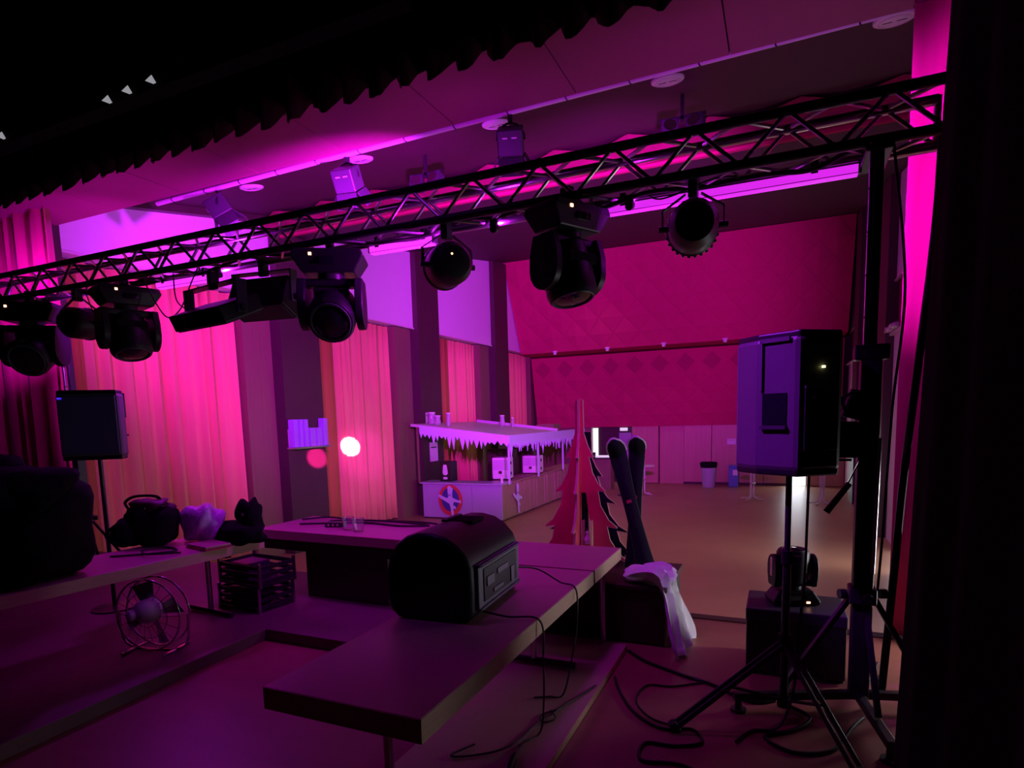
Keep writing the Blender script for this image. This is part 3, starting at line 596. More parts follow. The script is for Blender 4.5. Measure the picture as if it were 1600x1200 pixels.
def tower(label, loc, full):
    t = thing('lifting_tower', label, 'stand', loc, 0, 'truss lifting towers')
    MB().box(-.055, .055, -.055, .055, .08, 2.22).obj('outer_mast', 'metal_black', t, bevel=.01)
    MB().box(-.028, .028, -.02, .04, 2.2, 3.36).obj('inner_mast', 'metal_black', t, bevel=.006)
    MB().cyl((-.035, -.045, 2.2), (-.035, -.045, 3.40), .016, n=10).obj('lift_tube', 'alu', t, smooth=40)
    for k in range(4): MB().cyl((-.035, -.045, 2.42+.24*k), (-.035, -.045, 2.43+.24*k), .019, n=10).obj('tube_ring', 'metal_black', t)
    MB().box(-.09, .09, -.06, .06, 2.18, 2.27).obj('mast_collar', 'metal_black', t, bevel=.01)
    MB().box(-.07, .07, -.06 if full else -.58, .33 if full else .06, 3.35, 3.385).obj('fork', 'metal_black', t, bevel=.008)
    MB().box(-.075, .075, -.075, .075, .70, .80).obj('leg_collar', 'metal_black', t, bevel=.01)
    for dx, dy in ((-.72, -.30), (.10, -.62), (.62, .16), (.16, .55)) if full else ((.5, .5), (-.5, .5)):
        d = Vector((dx, dy, 0))
        MB().bar((0, 0, .10), d+Vector((0, 0, .10)), .05, .05).obj('outrigger', 'metal_black', t, bevel=.006)
        MB().bar(d.normalized()*.06+Vector((0, 0, .75)), d*.62+Vector((0, 0, .14)), .03, .03).obj('brace', 'metal_black', t)
        MB().cyl(d*.96+Vector((0, 0, 0)), d*.96+Vector((0, 0, .12)), .022, n=10).cyl(d*.96, d*.96+Vector((0, 0, .02)), .05, n=12).obj('jack_foot', 'metal_black', t)
        MB().cyl(d.normalized()*.10+Vector((0, 0, .755)), d.normalized()*.14+Vector((0, 0, .755)), .03, n=10).obj('knob', 'black', t)
    if full:
        wn = MB().box(-.22, -.05, -.07, .07, 1.60, 1.82).obj('winch', 'black', t, bevel=.02)
        MB().cyl((-.14, -.09, 1.74), (-.14, .09, 1.74), .085, n=18).obj('drum', 'metal_black', wn, smooth=40)
        MB().box(-.20, -.09, -.10, -.07, 1.585, 1.598).obj('bright_plate', 'chrome', wn)
        MB().bar((-.03, -.10, 1.63), (-.115, -.13, 1.44), .02, .008).obj('crank', 'chrome', wn)
        MB().cyl((-.10, -.13, 1.455), (-.22, -.15, 1.28), .017, .020, n=10).obj('crank_grip', 'black', wn, smooth=40)
        MB().tube([(-.06, -.07, 1.95), (-.10, -.09, 1.99), (-.16, -.09, 1.96), (-.13, -.08, 1.88)], .012, 6).obj('hook', 'metal_black', t)
        MB().cyl((-.10, -.02, 1.84), (-.05, -.02, 2.0), .055, n=14).obj('pulley', 'black', t, smooth=40)
        MB().cyl((.045, -.06, .9), (.055, -.06, 1.72), .013, n=8).obj('guide_tube', 'alu', t)
    return t
tower('right lifting tower with winch and crank holding the truss', (.48, 4.20, 0), True)
tower('left lifting tower mast behind the left loudspeaker', (-8.13, 4.74, 0), False)
ps = thing('speaker_pole', 'thin dark pole under the left loudspeaker', 'stand', (-6.08, 3.74, .10))
MB().cyl((0, 0, .02), (0, 0, 1.5), .02, n=12).obj('tube', 'metal_black', ps, smooth=40); MB().lathe([(0, 0), (.20, 0), (.20, .015), (.05, .03), (0, .03)], n=24).obj('base_plate', 'metal_black', ps)

# case with floor moving head
fc = thing('flight_case', 'black case on the stage floor under the floor moving head', 'case', (.12, 4.77, 0))
MB().box(-.32, .32, -.24, .24, .03, .47).obj('body', 'case', fc, bevel=.01)
lid = MB().box(-.325, .325, -.245, .245, .40, .49).obj('lid', 'grey_plastic', fc, bevel=.012)
MB().box(-.05, .05, -.255, -.24, .36, .43).obj('latch', 'metal_black', fc)
for sx in (-.28, .28): MB().box(sx-.03, sx+.03, -.20, .20, 0, .03).obj('skid', 'black', fc)
mh = moving_head('floor_moving_head', 'moving head lamp with shiny arms standing on the black case', 0, 0, 0, .62, loc=(.10, 4.77, .49), floor=True)
mh.rotation_euler = (0, R(180), R(20)); mh.location = (.10, 4.77, .492)
for sg in (-1, 1): MB().box(sg*.152-.002, sg*.152+.002, -.022, .022, -.34, -.20).obj('chrome_strip', 'chrome', mh)

# ================================================================== LEFT TABLE CLUTTER
def blob(name, label, mt, c, rad, cat, seed=1, amp=.12, n=(28, 16), flat=-.85, sq=.75, rot=0, parent=None, extra=None):
    rnd = random.Random(seed); fr = [(rnd.uniform(2, 5), rnd.uniform(2, 5), rnd.uniform(0, 6.28), rnd.uniform(.3, 1)) for _ in range(6)]
    c = Vector(c); m = MB(); cr, sr = math.cos(rot), math.sin(rot)
    def fn(u, v):
        a = 2*math.pi*u; b = math.pi*(v-.5)
        sp = lambda q: math.copysign(abs(q)**sq, q)
        x, y, z = sp(math.cos(b))*sp(math.cos(a)), sp(math.cos(b))*sp(math.sin(a)), sp(math.sin(b))
        k = 1+amp*sum(w_*math.sin(f1*x*1.3+f2*(y-z)+p) for f1, f2, p, w_ in fr)/2
        z = max(z*k, flat)
        X, Y = x*k*rad[0], y*k*rad[1]
        if extra: X, Y, z = extra(X, Y, z)
        return c+Vector((X*cr-Y*sr, X*sr+Y*cr, z*rad[2]))
    m.grid(fn, n[0], n[1])
    o = m.obj(name, mt, parent, smooth=60)
    if label: tag(o, label, cat)
    return o
hp_ = thing('covered_equipment', 'large black cloth-covered heap on the left table', 'cover', (-5.05, 2.55, .80))
blob('cover', None, 'soft_black', (-.18, 0, .37), (.62, .42, .44), None, 4, .10, parent=hp_)
blob('cover_peak', None, 'soft_black', (-.42, .08, .70), (.17, .16, .22), None, 9, .10, parent=hp_)
blob('cover_fold', None, 'soft_black', (.10, .0, .62), (.34, .26, .22), None, 12, .16, parent=hp_)
MB().tube(bez([(-.05, -.33, .62), (.12, -.36, .66), (.28, -.30, .66)], 6), .012, 5).obj('seam', 'grey_plastic', hp_)
MB().tube(bez([(-.10, -.33, .57), (.10, -.37, .59), (.30, -.33, .58)], 6), .010, 5).obj('seam', 'grey_plastic', hp_)

bp = thing('backpack', 'black backpack with straps slumped on the left table', 'backpack', (-5.38, 3.72, .80), R(10))
blob('body', None, 'soft_black', (0, 0, .17), (.27, .18, .20), None, 21, .14, parent=bp)
blob('front_pocket', None, 'soft_black', (-.17, -.13, .12), (.14, .10, .13), None, 24, .12, parent=bp)
blob('top_flap', None, 'dark_wood', (-.02, .02, .37), (.20, .13, .06), None, 27, .2, parent=bp)
MB().tube(bez([(-.20, -.05, .34), (-.26, -.02, .40), (-.18, .02, .45), (.05, .03, .45), (.14, .0, .38)], 6), .014, 6).obj('strap', 'soft_black', bp)
MB().tube(bez([(-.22, -.16, .22), (-.30, -.22, .12), (-.16, -.24, .03)], 6), .016, 6).obj('strap', 'soft_black', bp)
MB().box(-.06, .02, -.155, -.145, .33, .342).obj('buckle', 'chrome', bp); MB().box(.05, .09, -.155, -.145, .36, .37).obj('buckle', 'chrome', bp)
blob('plastic_bag', 'crumpled translucent plastic bag between backpack and coat', 'plastic_bag', (-5.02, 3.98, .97), (.23, .14, .18), 'bag', 33, .20, n=(40, 24))
ct = thing('coat', 'dark folded coat at the far end of the left table', 'coat', (-4.66, 4.08, .80), R(-5))
blob('body', None, 'soft_black', (-.05, 0, .08), (.34, .16, .11), None, 41, .15, parent=ct)
blob('collar', None, 'soft_black', (.10, .04, .24), (.13, .10, .16), None, 43, .25, parent=ct)
MB().lathe([(0, 0), (.018, 0), (.012, .01), (0, .012)], (.13, -.06, .27), (.2, -1, .2), 10).obj('button', 'chrome', ct)
fo = thing('folder_stack', 'thin stack of reddish folders on the left table edge', 'folder', (-4.72, 3.78, .80), R(-12))
MB().box(-.17, .17, -.12, .12, 0, .022).obj('folder', 'red_curtain', fo, bevel=.003); MB().box(-.15, .18, -.12, .11, .023, .04).obj('folder', 'laminate', fo, bevel=.003)
cable('black cable coiled loosely on the left table front', [(-5.2, 3.2, .81), (-5.0, 3.35, .812), (-4.85, 3.55, .81), (-5.05, 3.62, .812), (-5.12, 3.45, .825), (-4.9, 3.32, .825), (-4.72, 3.5, .812)], .009)

# fan on the riser
fn_ = thing('metal_fan', 'round metal floor fan with pale motor under the left table', 'fan', (-4.60, 3.12, .10), R(14)); fn_.scale = (.93, .93, .93)
fc_ = Vector((0, 0, .33))
for r_, y_ in ((.31, -.06), (.31, .06), (.20, -.075), (.10, -.085)):
    MB().tube([(math.cos(a)*r_, y_, fc_.z+math.sin(a)*r_) for a in [2*math.pi*i/36 for i in range(36)]], .008 if r_ > .3 else .003, 6, True).obj('guard_ring', 'chrome' if r_ > .3 else 'metal_black', fn_, smooth=60)
for k in range(18):
    a = 2*math.pi*k/18; MB().tube([(math.cos(a)*.05, -.09, .33+math.sin(a)*.05), (math.cos(a)*.2, -.078, .33+math.sin(a)*.2), (math.cos(a)*.31, -.06, .33+math.sin(a)*.31)], .0025, 4).obj('guard_wire', 'metal_black', fn_)
for k in range(4):
    a = R(20+90*k); u = Vector((math.cos(a), 0, math.sin(a))); v = Vector((-math.sin(a), 0, math.cos(a)))
    MB().add([fc_+u*.06-v*.03+Vector((0, .02, 0)), fc_+u*.27-v*.09+Vector((0, .035, 0)), fc_+u*.28+v*.07+Vector((0, -.03, 0)), fc_+u*.06+v*.04+Vector((0, -.02, 0))], [(0, 1, 2, 3)]).obj('blade', 'alu', fn_, solid=.004)
MB().lathe([(0, .19), (.034, .19), (.046, .21), (.046, .24), (.03, .255), (0, .255)], fc_+Vector((.07, .0, .05)), (-.55, -1, -.05), 20).obj('rear_cap', 'sheet', fn_, smooth=40)
MB().lathe([(0, .20), (.05, .195), (.09, .165), (.105, .10), (.105, .03), (.07, 0), (0, 0)], fc_+Vector((.07, .0, .05)), (-.55, -1, -.05), 22).obj('motor', 'white_metal', fn_, smooth=40)
MB().tube(bez([(-.34, 0, .33), (-.32, 0, .1), (-.2, 0, .015), (.2, 0, .015), (.32, 0, .1), (.34, 0, .33)], 6), .011, 6).obj('cradle', 'chrome', fn_, smooth=60)
for sx in (-.2, .2): MB().tube([(sx, -.16, .012), (sx, .16, .012)], .011, 6).obj('foot', 'chrome', fn_)

for i, (cx, cy, cz, lb) in enumerate(((-4.78, 4.33, .10, 'lower'), (-4.75, 4.33, .345, 'upper'))):
    cr = thing('equipment_crate', '%s black slatted crate of gear under the table corner' % lb, 'crate', (cx, cy, cz), R(-6), 'stacked black crates')
    MB().box(-.30, .30, -.20, .20, 0, .02).obj('bottom', 'case', cr)
    for z in (.05, .12, .19):
        MB().box(-.30, .30, -.205, -.193, z-.02, z+.02).obj('slat', 'case', cr); MB().box(-.30, .30, .193, .205, z-.02, z+.02).obj('slat', 'case', cr)
        MB().box(.293, .305, -.20, .20, z-.02, z+.02).obj('slat', 'case', cr); MB().box(-.305, -.293, -.20, .20, z-.02, z+.02).obj('slat', 'case', cr)
    for sx in (-.30, .30):
        for sy in (-.20, .20): MB().box(sx-.012, sx+.012, sy-.012, sy+.012, 0, .24).obj('corner_post', 'alu', cr)
    MB().box(-.22, .05, -.14, .12, .02, .20).obj('packed_box', 'grey_plastic', cr, bevel=.01)

# far table: cables and cups
cable('black cable spread in loops on the far table', [(-4.75, 4.95, .81), (-4.4, 5.1, .81), (-4.0, 5.2, .812), (-3.6, 5.15, .81), (-3.3, 5.25, .81), (-3.6, 5.32, .815), (-4.1, 5.3, .82), (-4.5, 5.15, .82), (-4.2, 5.02, .815)], .011)
cable('second black cable trailing along the back edge of far table', [(-4.95, 5.2, .81), (-4.7, 5.36, .82), (-4.3, 5.33, .81), (-3.8, 5.4, .81), (-3.3, 5.35, .815), (-3.12, 5.2, .81)], .010)
dv = thing('small_stage_box', 'small dark box with shiny connectors on the far table', 'audio box', (-4.28, 4.98, .80), R(15))
MB().box(-.10, .10, -.06, .06, 0, .05).obj('body', 'metal_black', dv, bevel=.008)
for i in range(3): MB().cyl((-.05+.05*i, -.06, .028), (-.05+.05*i, -.075, .028), .012, n=10).obj('connector', 'chrome', dv)
for (x, y), lb in (((-4.02, 4.86), 'left'), ((-3.86, 4.82), 'right')):
    c = thing('plastic_cup', '%s of two clear plastic cups on the far table' % lb, 'cup', (x, y, .80), 0, 'clear cups on the far table')
    MB().lathe([(.045, .0), (.06, .13), (.063, .132), (.056, .13), (.041, .006), (0, .006)], n=20).obj('wall', 'clear', c, smooth=40)

# ================================================================== TREE, SKIS, BOX
bxr = thing('display_box', 'dark wooden display box under the red wooden tree', 'box', (-1.30, 5.12, 0))
MB().box(-.87, .47, -.31, .52, .02, .46).obj('body', 'dark_wood', bxr, bevel=.006)
MB().box(-.89, .49, -.33, .54, .46, .50).obj('lid_board', 'dark_wood', bxr, bevel=.006)
MB().box(.47, .485, -.31, -.26, .0, .46).obj('corner_strip', 'wood_panel', bxr)
for q in range(3): MB().tube(bez([(.48, -.2+.12*q, .44), (.51, -.25+.16*q, .3), (.49, -.12+.1*q, .15), (.50, -.2+.14*q, .02)], 5), .006, 5).obj('wire', 'alu', bxr)
def fin_outline(h, s=1.0):
    # half profile: narrow neck, then three swept tiers ending in hooked tips
    P = [(0, h), (.030*s, h), (.034*s, .80*h), (.07*s, .72*h), (.115*s, .655*h), (.075*s, .66*h), (.105*s, .56*h), (.155*s, .49*h), (.215*s, .445*h), (.150*s, .455*h),
         (.17*s, .36*h), (.24*s, .27*h), (.315*s, .225*h), (.225*s, .235*h), (.25*s, .15*h), (.32*s, .07*h), (.40*s, .02*h), (.29*s, .045*h), (.27*s, 0), (.0, 0)]
    return P
def tree(label, loc, h, s, rot, face, edge, fins):
    t = thing('wooden_tree', label, 'decoration', loc, rot, 'cut-out wooden trees'); th = .022
    for k in fins:
        a = R(90*k); u = Vector((math.cos(a), math.sin(a), 0)); n = Vector((-math.sin(a), math.cos(a), 0))
        o = fin_outline(h, s)
        if k == 0: o = o[:-1]+[(0, 0), (0, .15*h), (.115*s, .16*h), (.075*s, .30*h), (.05*s, .44*h), (.0, .44*h)]      # window beside the trunk
        f = MB().prism(o, n*(-th/2), u, (0, 0, 1), -th if u.cross(Vector((0, 0, 1))).dot(n) < 0 else th).obj('fin', face, t)
        e = MB(); q = fin_outline(h, s)[:-1]
        for i in range(len(q)-1):
            p0 = u*q[i][0]+Vector((0, 0, q[i][1])); p1 = u*q[i+1][0]+Vector((0, 0, q[i+1][1]))
            nn = (p1-p0).cross(n).normalized()*.003
            if nn.dot(u)*1+nn.z*.2 < 0 and q[i+1][0] > q[i][0]: nn = -nn
            e.add([p0-n*th*.52+nn, p1-n*th*.52+nn, p1+n*th*.52+nn, p0+n*th*.52+nn], [(0, 1, 2, 3)])
        e.obj('cut_edge', edge, f, solid=.004)
    return t
tree('red wooden cut-out fir tree standing on the display box', (-1.72, 5.42, .50), 1.54, 1.1, R(5), 'red_paint', 'wood_raw', (0, 2, 3))
tree('dark navy cut-out fir tree half hidden behind the red tree', (-1.70, 5.60, .50), 1.24, 1.24, R(2), 'navy_paint', 'wood_raw', (0, 2))
fg = thing('lantern', 'small pale lantern figure inside the red wooden tree', 'decoration', (-1.64, 5.36, .50))
MB().box(-.05, .05, -.05, .05, 0, .02).box(-.045, -.035, -.045, .045, .02, .42).box(.035, .045, -.045, .045, .02, .42).obj('frame', 'wood_raw', fg)
MB().lathe([(0, .20), (.025, .20), (.03, .24), (.012, .28), (.016, .31), (0, .33)], n=12).obj('figure', 'paper', fg)
def ski(label, p0, p1, w0, rz):
    p0 = Vector(p0); p1 = Vector(p1); t = thing('ski', label, 'ski', p0, 0, 'pair of short black skis'); v = (p1-p0); L = v.length; v /= L
    s = Vector((math.cos(rz), math.sin(rz), 0)); s = (s-v*s.dot(v)).normalized(); n = s.cross(v)
    N = 44; m = MB(); rows = []
    for i in range(N+1):
        u = i/N; wd = w0*(1-.32*math.sin(math.pi*min(1, u*1.05)))*(1 if u < .92 else max(.12, math.sqrt(max(0, 1-((u-.92)/.081)**2))))
        cv = n*(-.16*max(0, (u-.86)/.14)**2)*(-1)
        c = v*(u*L)+cv; rows += [c-s*wd/2, c+s*wd/2]
    m.add(rows, [(2*i, 2*i+1, 2*i+3, 2*i+2) for i in range(N)])
    m.obj('blade', 'navy_paint', t, smooth=60, solid=.016)
    c = v*(L*.42)+n*(-.03)
    MB().bar(c-v*.10, c+v*.10, w0*.55, .03).obj('binding', 'metal_black', t); MB().bar(c+v*.13, c+v*.16, w0*.5, .04).obj('toe_piece', 'red_paint', t)
    e = MB()
    for sg in (-1, 1): e.tube([v*(L*u)+s*sg*(w0*(1-.32*math.sin(math.pi*min(1, u*1.05)))/2) for u in [k/14 for k in range(13)]], .004, 4)
    e.obj('metal_edge', 'grey_plastic', t)
    MB().tube([rows[2*k] for k in range(N-4, N+1)]+[rows[2*k+1] for k in range(N, N-5, -1)], .010, 5).obj('tip_rim', 'sheet', t, smooth=60)
    return t
ski('left-leaning black ski with pale curled tip beside red tree', (-1.03, 5.15, .51), (-1.35, 5.27, 1.67), .165, R(8))
ski('upright black ski with pale curled tip, right of its pair', (-1.20, 5.34, .51), (-1.17, 5.38, 1.70), .155, R(8))
# white tulle spilling over the box corner
cl = MB()
path = [(-1.12, 5.02, .52), (-.98, 4.95, .56), (-.88, 4.92, .555), (-.815, 4.90, .50), (-.775, 4.885, .40), (-.735, 4.87, .25), (-.69, 4.85, .10), (-.66, 4.84, .012)]
pb = bez(path, 5); rc = random.Random(3)
def clf(u, v):
    i = min(len(pb)-1, round(v*(len(pb)-1))); p = pb[i]; wd = .15+.16*v+.05*math.sin(3*v*math.pi); a = (u-.5)
    fold = .030*math.sin(u*17+v*4)+.018*math.sin(u*31+v*9)
    return p+Vector((.10*a*(1-v)+fold*(.6+v*.4), a*wd*1.9, (fold*1.3 if v < .45 else 0)+(.02*math.sin(u*12) if v > .9 else 0)+.03*(v < .4)))
cl.grid(clf, 26, len(pb)-1)
tl = thing('tulle_cloth', 'white tulle cloth spilling off the display box to the floor', 'cloth', (0, 0, 0))
cl.obj('drape', 'white_cloth', tl, smooth=60)
bl = blob('bunch', None, 'white_cloth', (-.97, 5.0, .545), (.18, .15, .065), None, 51, .3, n=(30, 16), parent=tl)

# floor cables in front
cable('thick cable running over the stage floor from box to case', [(-1.08, 4.62, .012), (-.9, 4.45, .012), (-.6, 4.3, .012), (-.4, 4.22, .012), (-.15, 4.05, .012), (.0, 4.12, .012)], .013)
cable('looped cable on the floor beside the folded tabletop', [(-1.06, 4.1, .012), (-.95, 3.85, .012), (-.80, 3.62, .012), (-.62, 3.50, .012), (-.45, 3.55, .012), (-.38, 3.42, .012), (-.52, 3.33, .012), (-.68, 3.30, .012), (-.66, 3.12, .012), (-.45, 3.15, .012), (-.2, 3.02, .012), (-.05, 2.9, .012)], .010)
cable('thin cable curving over the open stage floor', [(-.45, 4.25, .010), (-.65, 4.1, .010), (-.82, 4.05, .010), (-.84, 3.8, .010), (-.70, 3.6, .010), (-.5, 3.55, .010)], .007)
cable('tangled cable at the foot of the right tower', [(.05, 4.1, .012), (.2, 3.95, .012), (.1, 3.75, .012), (-.05, 3.62, .012), (.1, 3.5, .012), (.3, 3.6, .012), (.42, 3.9, .012), (.5, 4.05, .02)], .011)
cable('speaker cable hanging from the monitor over the table edge', [(-1.60, 3.62, .90), (-1.5, 3.75, .86), (-1.36, 3.80, .77), (-1.24, 3.78, .735), (-1.22, 3.72, .5), (-1.235, 3.66, .3), (-1.28, 3.6, .07), (-1.36, 3.55, .062), (-1.45, 3.5, .062)], .006)
cable('second cable dropping from monitor to folded tabletop', [(-1.60, 3.0, .80), (-1.42, 3.05, .76), (-1.235, 3.1, .74), (-1.22, 3.1, .5), (-1.23, 3.12, .25), (-1.25, 3.1, .065), (-1.3, 2.95, .062), (-1.27, 2.75, .062)], .006)
cable('small curl of cable lying on the folded tabletop', [(-1.25, 3.4, .062), (-1.32, 3.3, .062), (-1.28, 3.22, .062), (-1.22, 3.28, .066), (-1.28, 3.36, .07)], .005)
cable('long cable snaking across the folded tabletop', [(-1.12, 3.82, .062), (-1.2, 3.55, .062), (-1.3, 3.2, .062), (-1.36, 2.9, .062), (-1.5, 2.75, .062), (-1.62, 2.7, .062), (-1.55, 2.85, .062)], .006)
pgc = thing('cable_plug', 'black inline plug lying on the folded tabletop', 'plug', (-1.27, 2.72, .055), R(12))
MB().lathe([(0, -.09), (.012, -.09), (.024, -.04), (.026, .04), (.014, .09), (0, .09)], (0, 0, .026), (0, 1, 0), 12).obj('body', 'black', pgc, smooth=40)
MB().tube([(0, .08, .026), (.01, .14, .014), (.0, .22, .008)], .006, 5).obj('lead', 'cable', pgc)

# overhead batten with pale tags, their brightness put in as emission
bt = thing('overhead_batten', 'dark overhead batten with four small pale tags made to glow, upper left', 'batten', (0, 0, 0))
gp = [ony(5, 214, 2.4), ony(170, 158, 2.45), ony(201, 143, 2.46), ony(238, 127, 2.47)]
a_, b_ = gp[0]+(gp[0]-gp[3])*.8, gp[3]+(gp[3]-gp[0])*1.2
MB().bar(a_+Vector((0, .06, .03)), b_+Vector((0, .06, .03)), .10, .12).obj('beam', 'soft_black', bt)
for p in gp: MB().prism([(-.03, .0), (.012, .024), (.036, -.018), (.018, -.022)], p+Vector((0, -.012, 0)), (1, .2, 0), (0, 0, 1), .004).obj('pale_tag', 'tag_glow', bt)

# ================================================================== BAR
bar = thing('bar_counter', 'long bar counter with pale front panel and wooden plank side', 'bar', (-7.40, 15.80, HZ))
MB().box(-2.70, -.04, .05, .62, .06, 1.08).obj('front_carcass', 'dark_wood', bar)
MB().box(-.62, -.05, .05, 6.9, .06, 1.08).obj('side_carcass', 'dark_wood', bar)
for a, b in ((-2.70, -1.0), (-.99, 0)): MB().box(a, b, 0, .04, .05, 1.08).obj('front_panel', 'bar_sheet', bar, bevel=.004)
MB().box(-2.78, .03, -.06, .66, 1.08, 1.13).obj('front_worktop', 'bar_sheet', bar, bevel=.008)
MB().box(-.68, .06, .66, 7.0, 1.08, 1.13).obj('side_worktop', 'bar_plank', bar, bevel=.008)
MB().box(-2.70, -.02, .02, 6.9, 0, .05).obj('plinth', 'pillar', bar)
MB().box(-.05, .0, .04, 1.25, .05, 1.08).obj('side_sheet', 'bar_plank', bar, bevel=.004)
y = 1.27; rb = random.Random(2)
while y < 6.85:
    wdt = rb.uniform(.15, .24); MB().box(-.05, rb.uniform(-.005, .035), y, y+wdt-.012, .05, 1.06).obj('plank', 'bar_plank', bar, bevel=.008); y += wdt
FIG = [(0, .446), (.11, .35), (.08, .207), (.08, .08), (.287, 0), (.366, .016), (.38, -.08), (.287, -.064), (.127, -.048), (.095, -.143), (.175, -.19), (.207, -.255), (.143, -.264), (.095, -.22),
       (.127, -.478), (.048, -.46), (.016, -.207), (-.016, -.11), (-.16, -.03), (-.35, .064), (-.414, .143), (-.35, .16), (-.127, .064), (-.048, .08), (-.064, .27), (-.07, .40)]
def emblem(label, o, u, ring):
    t = thing('emblem_sign', label, 'sign', o, 0, 'dancing figure emblems on the bar'); u = Vector(u); n = u.cross(Vector((0, 0, 1)))
    if ring:
        MB().prism([(math.cos(a)*.41, math.sin(a)*.47) for a in [2*math.pi*i/40 for i in range(40)]], n*.012, u, (0, 0, 1), .02).obj('red_disc', 'ring_red', t)
        MB().prism([(math.cos(a)*.30, math.sin(a)*.36+.02) for a in [2*math.pi*i/36 for i in range(36)]], n*.034, u, (0, 0, 1), .01).obj('blue_disc', 'ring_blue', t)
    f = MB().prism(FIG if ring else [(x*.8, z*1.02) for x, z in FIG], n*.046, u, (0, 0, 1), .02).obj('figure', 'snow', t)
    for sx in (-.025, .025): MB().prism([(sx-.012, .13), (sx+.012, .13), (sx+.012, .18), (sx-.012, .18)], n*.067, u, (0, 0, 1), .006).obj('eye', 'ring_blue', f)
emblem('round red and blue emblem with white dancing figure, bar front', (-9.12, 15.80, HZ+.60), (1, 0, 0), True)
emblem('white dancing figure cut-out without disc on bar side', (-7.38, 16.78, HZ+.60), (0, 1, 0), False)

cn = thing('bar_canopy', 'white icicle-fringed canopy roof over the bar', 'canopy', (-7.02, 15.55, 0))
def icicle(L, f0, f1, seed, sc):
    r_ = random.Random(seed); top = []; bot = []; x = 0
    bot.append((0, f0(0)-.20))
    while x < L-.03:
        wd = r_.uniform(.09, .20)*sc; dp = r_.choice((.10, .16, .22, .34))*r_.uniform(.7, 1.1)
        bot += [(min(L, x+wd*.5), f0(x)-.24-dp), (min(L, x+wd), f0(x)-.20-r_.uniform(0, .06))]; x += wd
    return [(0, f0(0)), ]+bot+[(L, f0(L))]
fz = lambda x: 1.72-(x/2.95)*.33
MB().prism(icicle(2.95, fz, None, 3, 1.0), (-2.95, 0, 0), (1, 0, 0), (0, 0, 1), .02).obj('front_fringe', 'snow', cn)
MB().prism(icicle(7.2, lambda x: 1.39, None, 5, .9), (0, 0, 0), (0, 1, 0), (0, 0, 1), .02).obj('side_fringe', 'snow', cn)
MB().add([(-3.2, .03, 1.76), (-.02, .03, 1.37), (-.02, 4.1, 1.37), (-3.2, 4.1, 1.76)], [(0, 1, 2, 3)]).obj('roof_sheet', 'sheet', cn, solid=.03)
MB().bar((-3.25, .01, 1.74), (-2.9, .01, 1.70), .05, .08).obj('front_batten', 'sheet', cn)
MB().bar((-3.1, 4.1, 1.80), (0, 4.1, 1.42), .05, .10).obj('rear_batten', 'sheet', cn); MB().bar((-.06, .0, 1.34), (-.06, 7.2, 1.34), .05, .06).obj('side_batten', 'wood_panel', cn)
MB().box(-.9, -.25, 4.4, 5.1, 1.25, 1.62).obj('roof_box', 'wood_panel', cn)
for yy in (.12, 2.4, 4.8, 7.0): MB().box(-.10, -.05, yy, yy+.05, -.02, 1.36).obj('post', 'snow', cn)
MB().box(-3.1, -3.05, .05, .10, -.02, 1.70).obj('post', 'wood_panel', cn)
for i, yy in enumerate((.35, 2.9, 5.3)): MB().lathe([(0, -.45), (.02, -.3), (.045, -.1), (.04, 0), (0, .02)], (-.09, yy, 1.12), (0, 0, 1), 10).obj('hanging_icicle', 'snow', cn)
# on the canopy
for (qx, qy, hh, rr, lb) in ((675, 668, .34, .13, 'squat jar standing leftmost on the canopy roof'), (684, 668, .26, .11, 'lower jar second from left on the canopy roof'), (701, 668, .38, .07, 'slim bottle-like glass on the canopy roof'), (785, 665, .34, .09, 'stemmed glass vase near the canopy middle'), (801, 664, .30, .05, 'thin glass right of the stemmed vase')):
    p = ony(qx, qy, 16.3 if qx < 720 else 19.0); t = thing('glass_jar', lb, 'glass', (p.x, p.y, 1.76-(p.x+10.22)/3.2*.39+.02), 0, 'glasses on the canopy roof')
    MB().lathe([(0, 0), (rr*.7, 0), (rr*.8, hh*.1), (rr, hh*.35), (rr*.8, hh*.7), (rr*.9, hh), (rr*.8, hh), (rr*.7, hh*.7), (0, hh*.12)], n=16).obj('vessel', 'jar', t, smooth=50)
    MB().lathe([(rr*.9, hh), (rr*.95, hh+.015), (rr*.9, hh+.03)], n=16).obj('lip', 'white_metal', t)
# behind / on the bar
def machine(label, loc, rz_, w_, d_, h_):
    t = thing('drinks_machine', label, 'machine', loc, rz_, 'white drinks machines on the bar')
    MB().box(-w_/2, w_/2, -d_/2, d_/2, .04, h_).obj('body', 'white_metal', t, bevel=.03); MB().box(-w_/2+.04, w_/2-.04, -d_/2-.01, -d_/2+.02, h_*.45, h_*.9).obj('front_plate', 'sheet', t)
    for z in (.3, .75):
        MB().cyl((w_/2-.01, -.08, h_*z), (w_/2+.02, -.08, h_*z), .05, n=12).obj('port', 'metal_black', t)
    for sx in (-.4, .4): MB().box(w_*sx-.04, w_*sx+.04, -d_*.4, d_*.4, 0, .04).obj('foot', 'black', t)
    MB().box(-.05, .05, -d_/2-.06, -d_/2, h_*.3, h_*.42).obj('tap', 'chrome', t)
machine('white drinks machine at the near bar corner under the canopy', (-7.86, 16.9, -.02), R(10), .55, .5, .70)
machine('white drinks machine farther along the bar side', (-7.66, 18.9, -.02), R(6), .60, .5, .62)
fr = thing('bottle_fridge', 'small black bottle fridge with white bottle sign on bar', 'fridge', (-9.42, 16.25, -.02))
MB().box(-.20, .20, -.20, .20, 0, .62).obj('body', 'metal_black', fr, bevel=.015); MB().box(-.17, .17, -.206, -.19, .04, .58).obj('door', 'lens', fr)
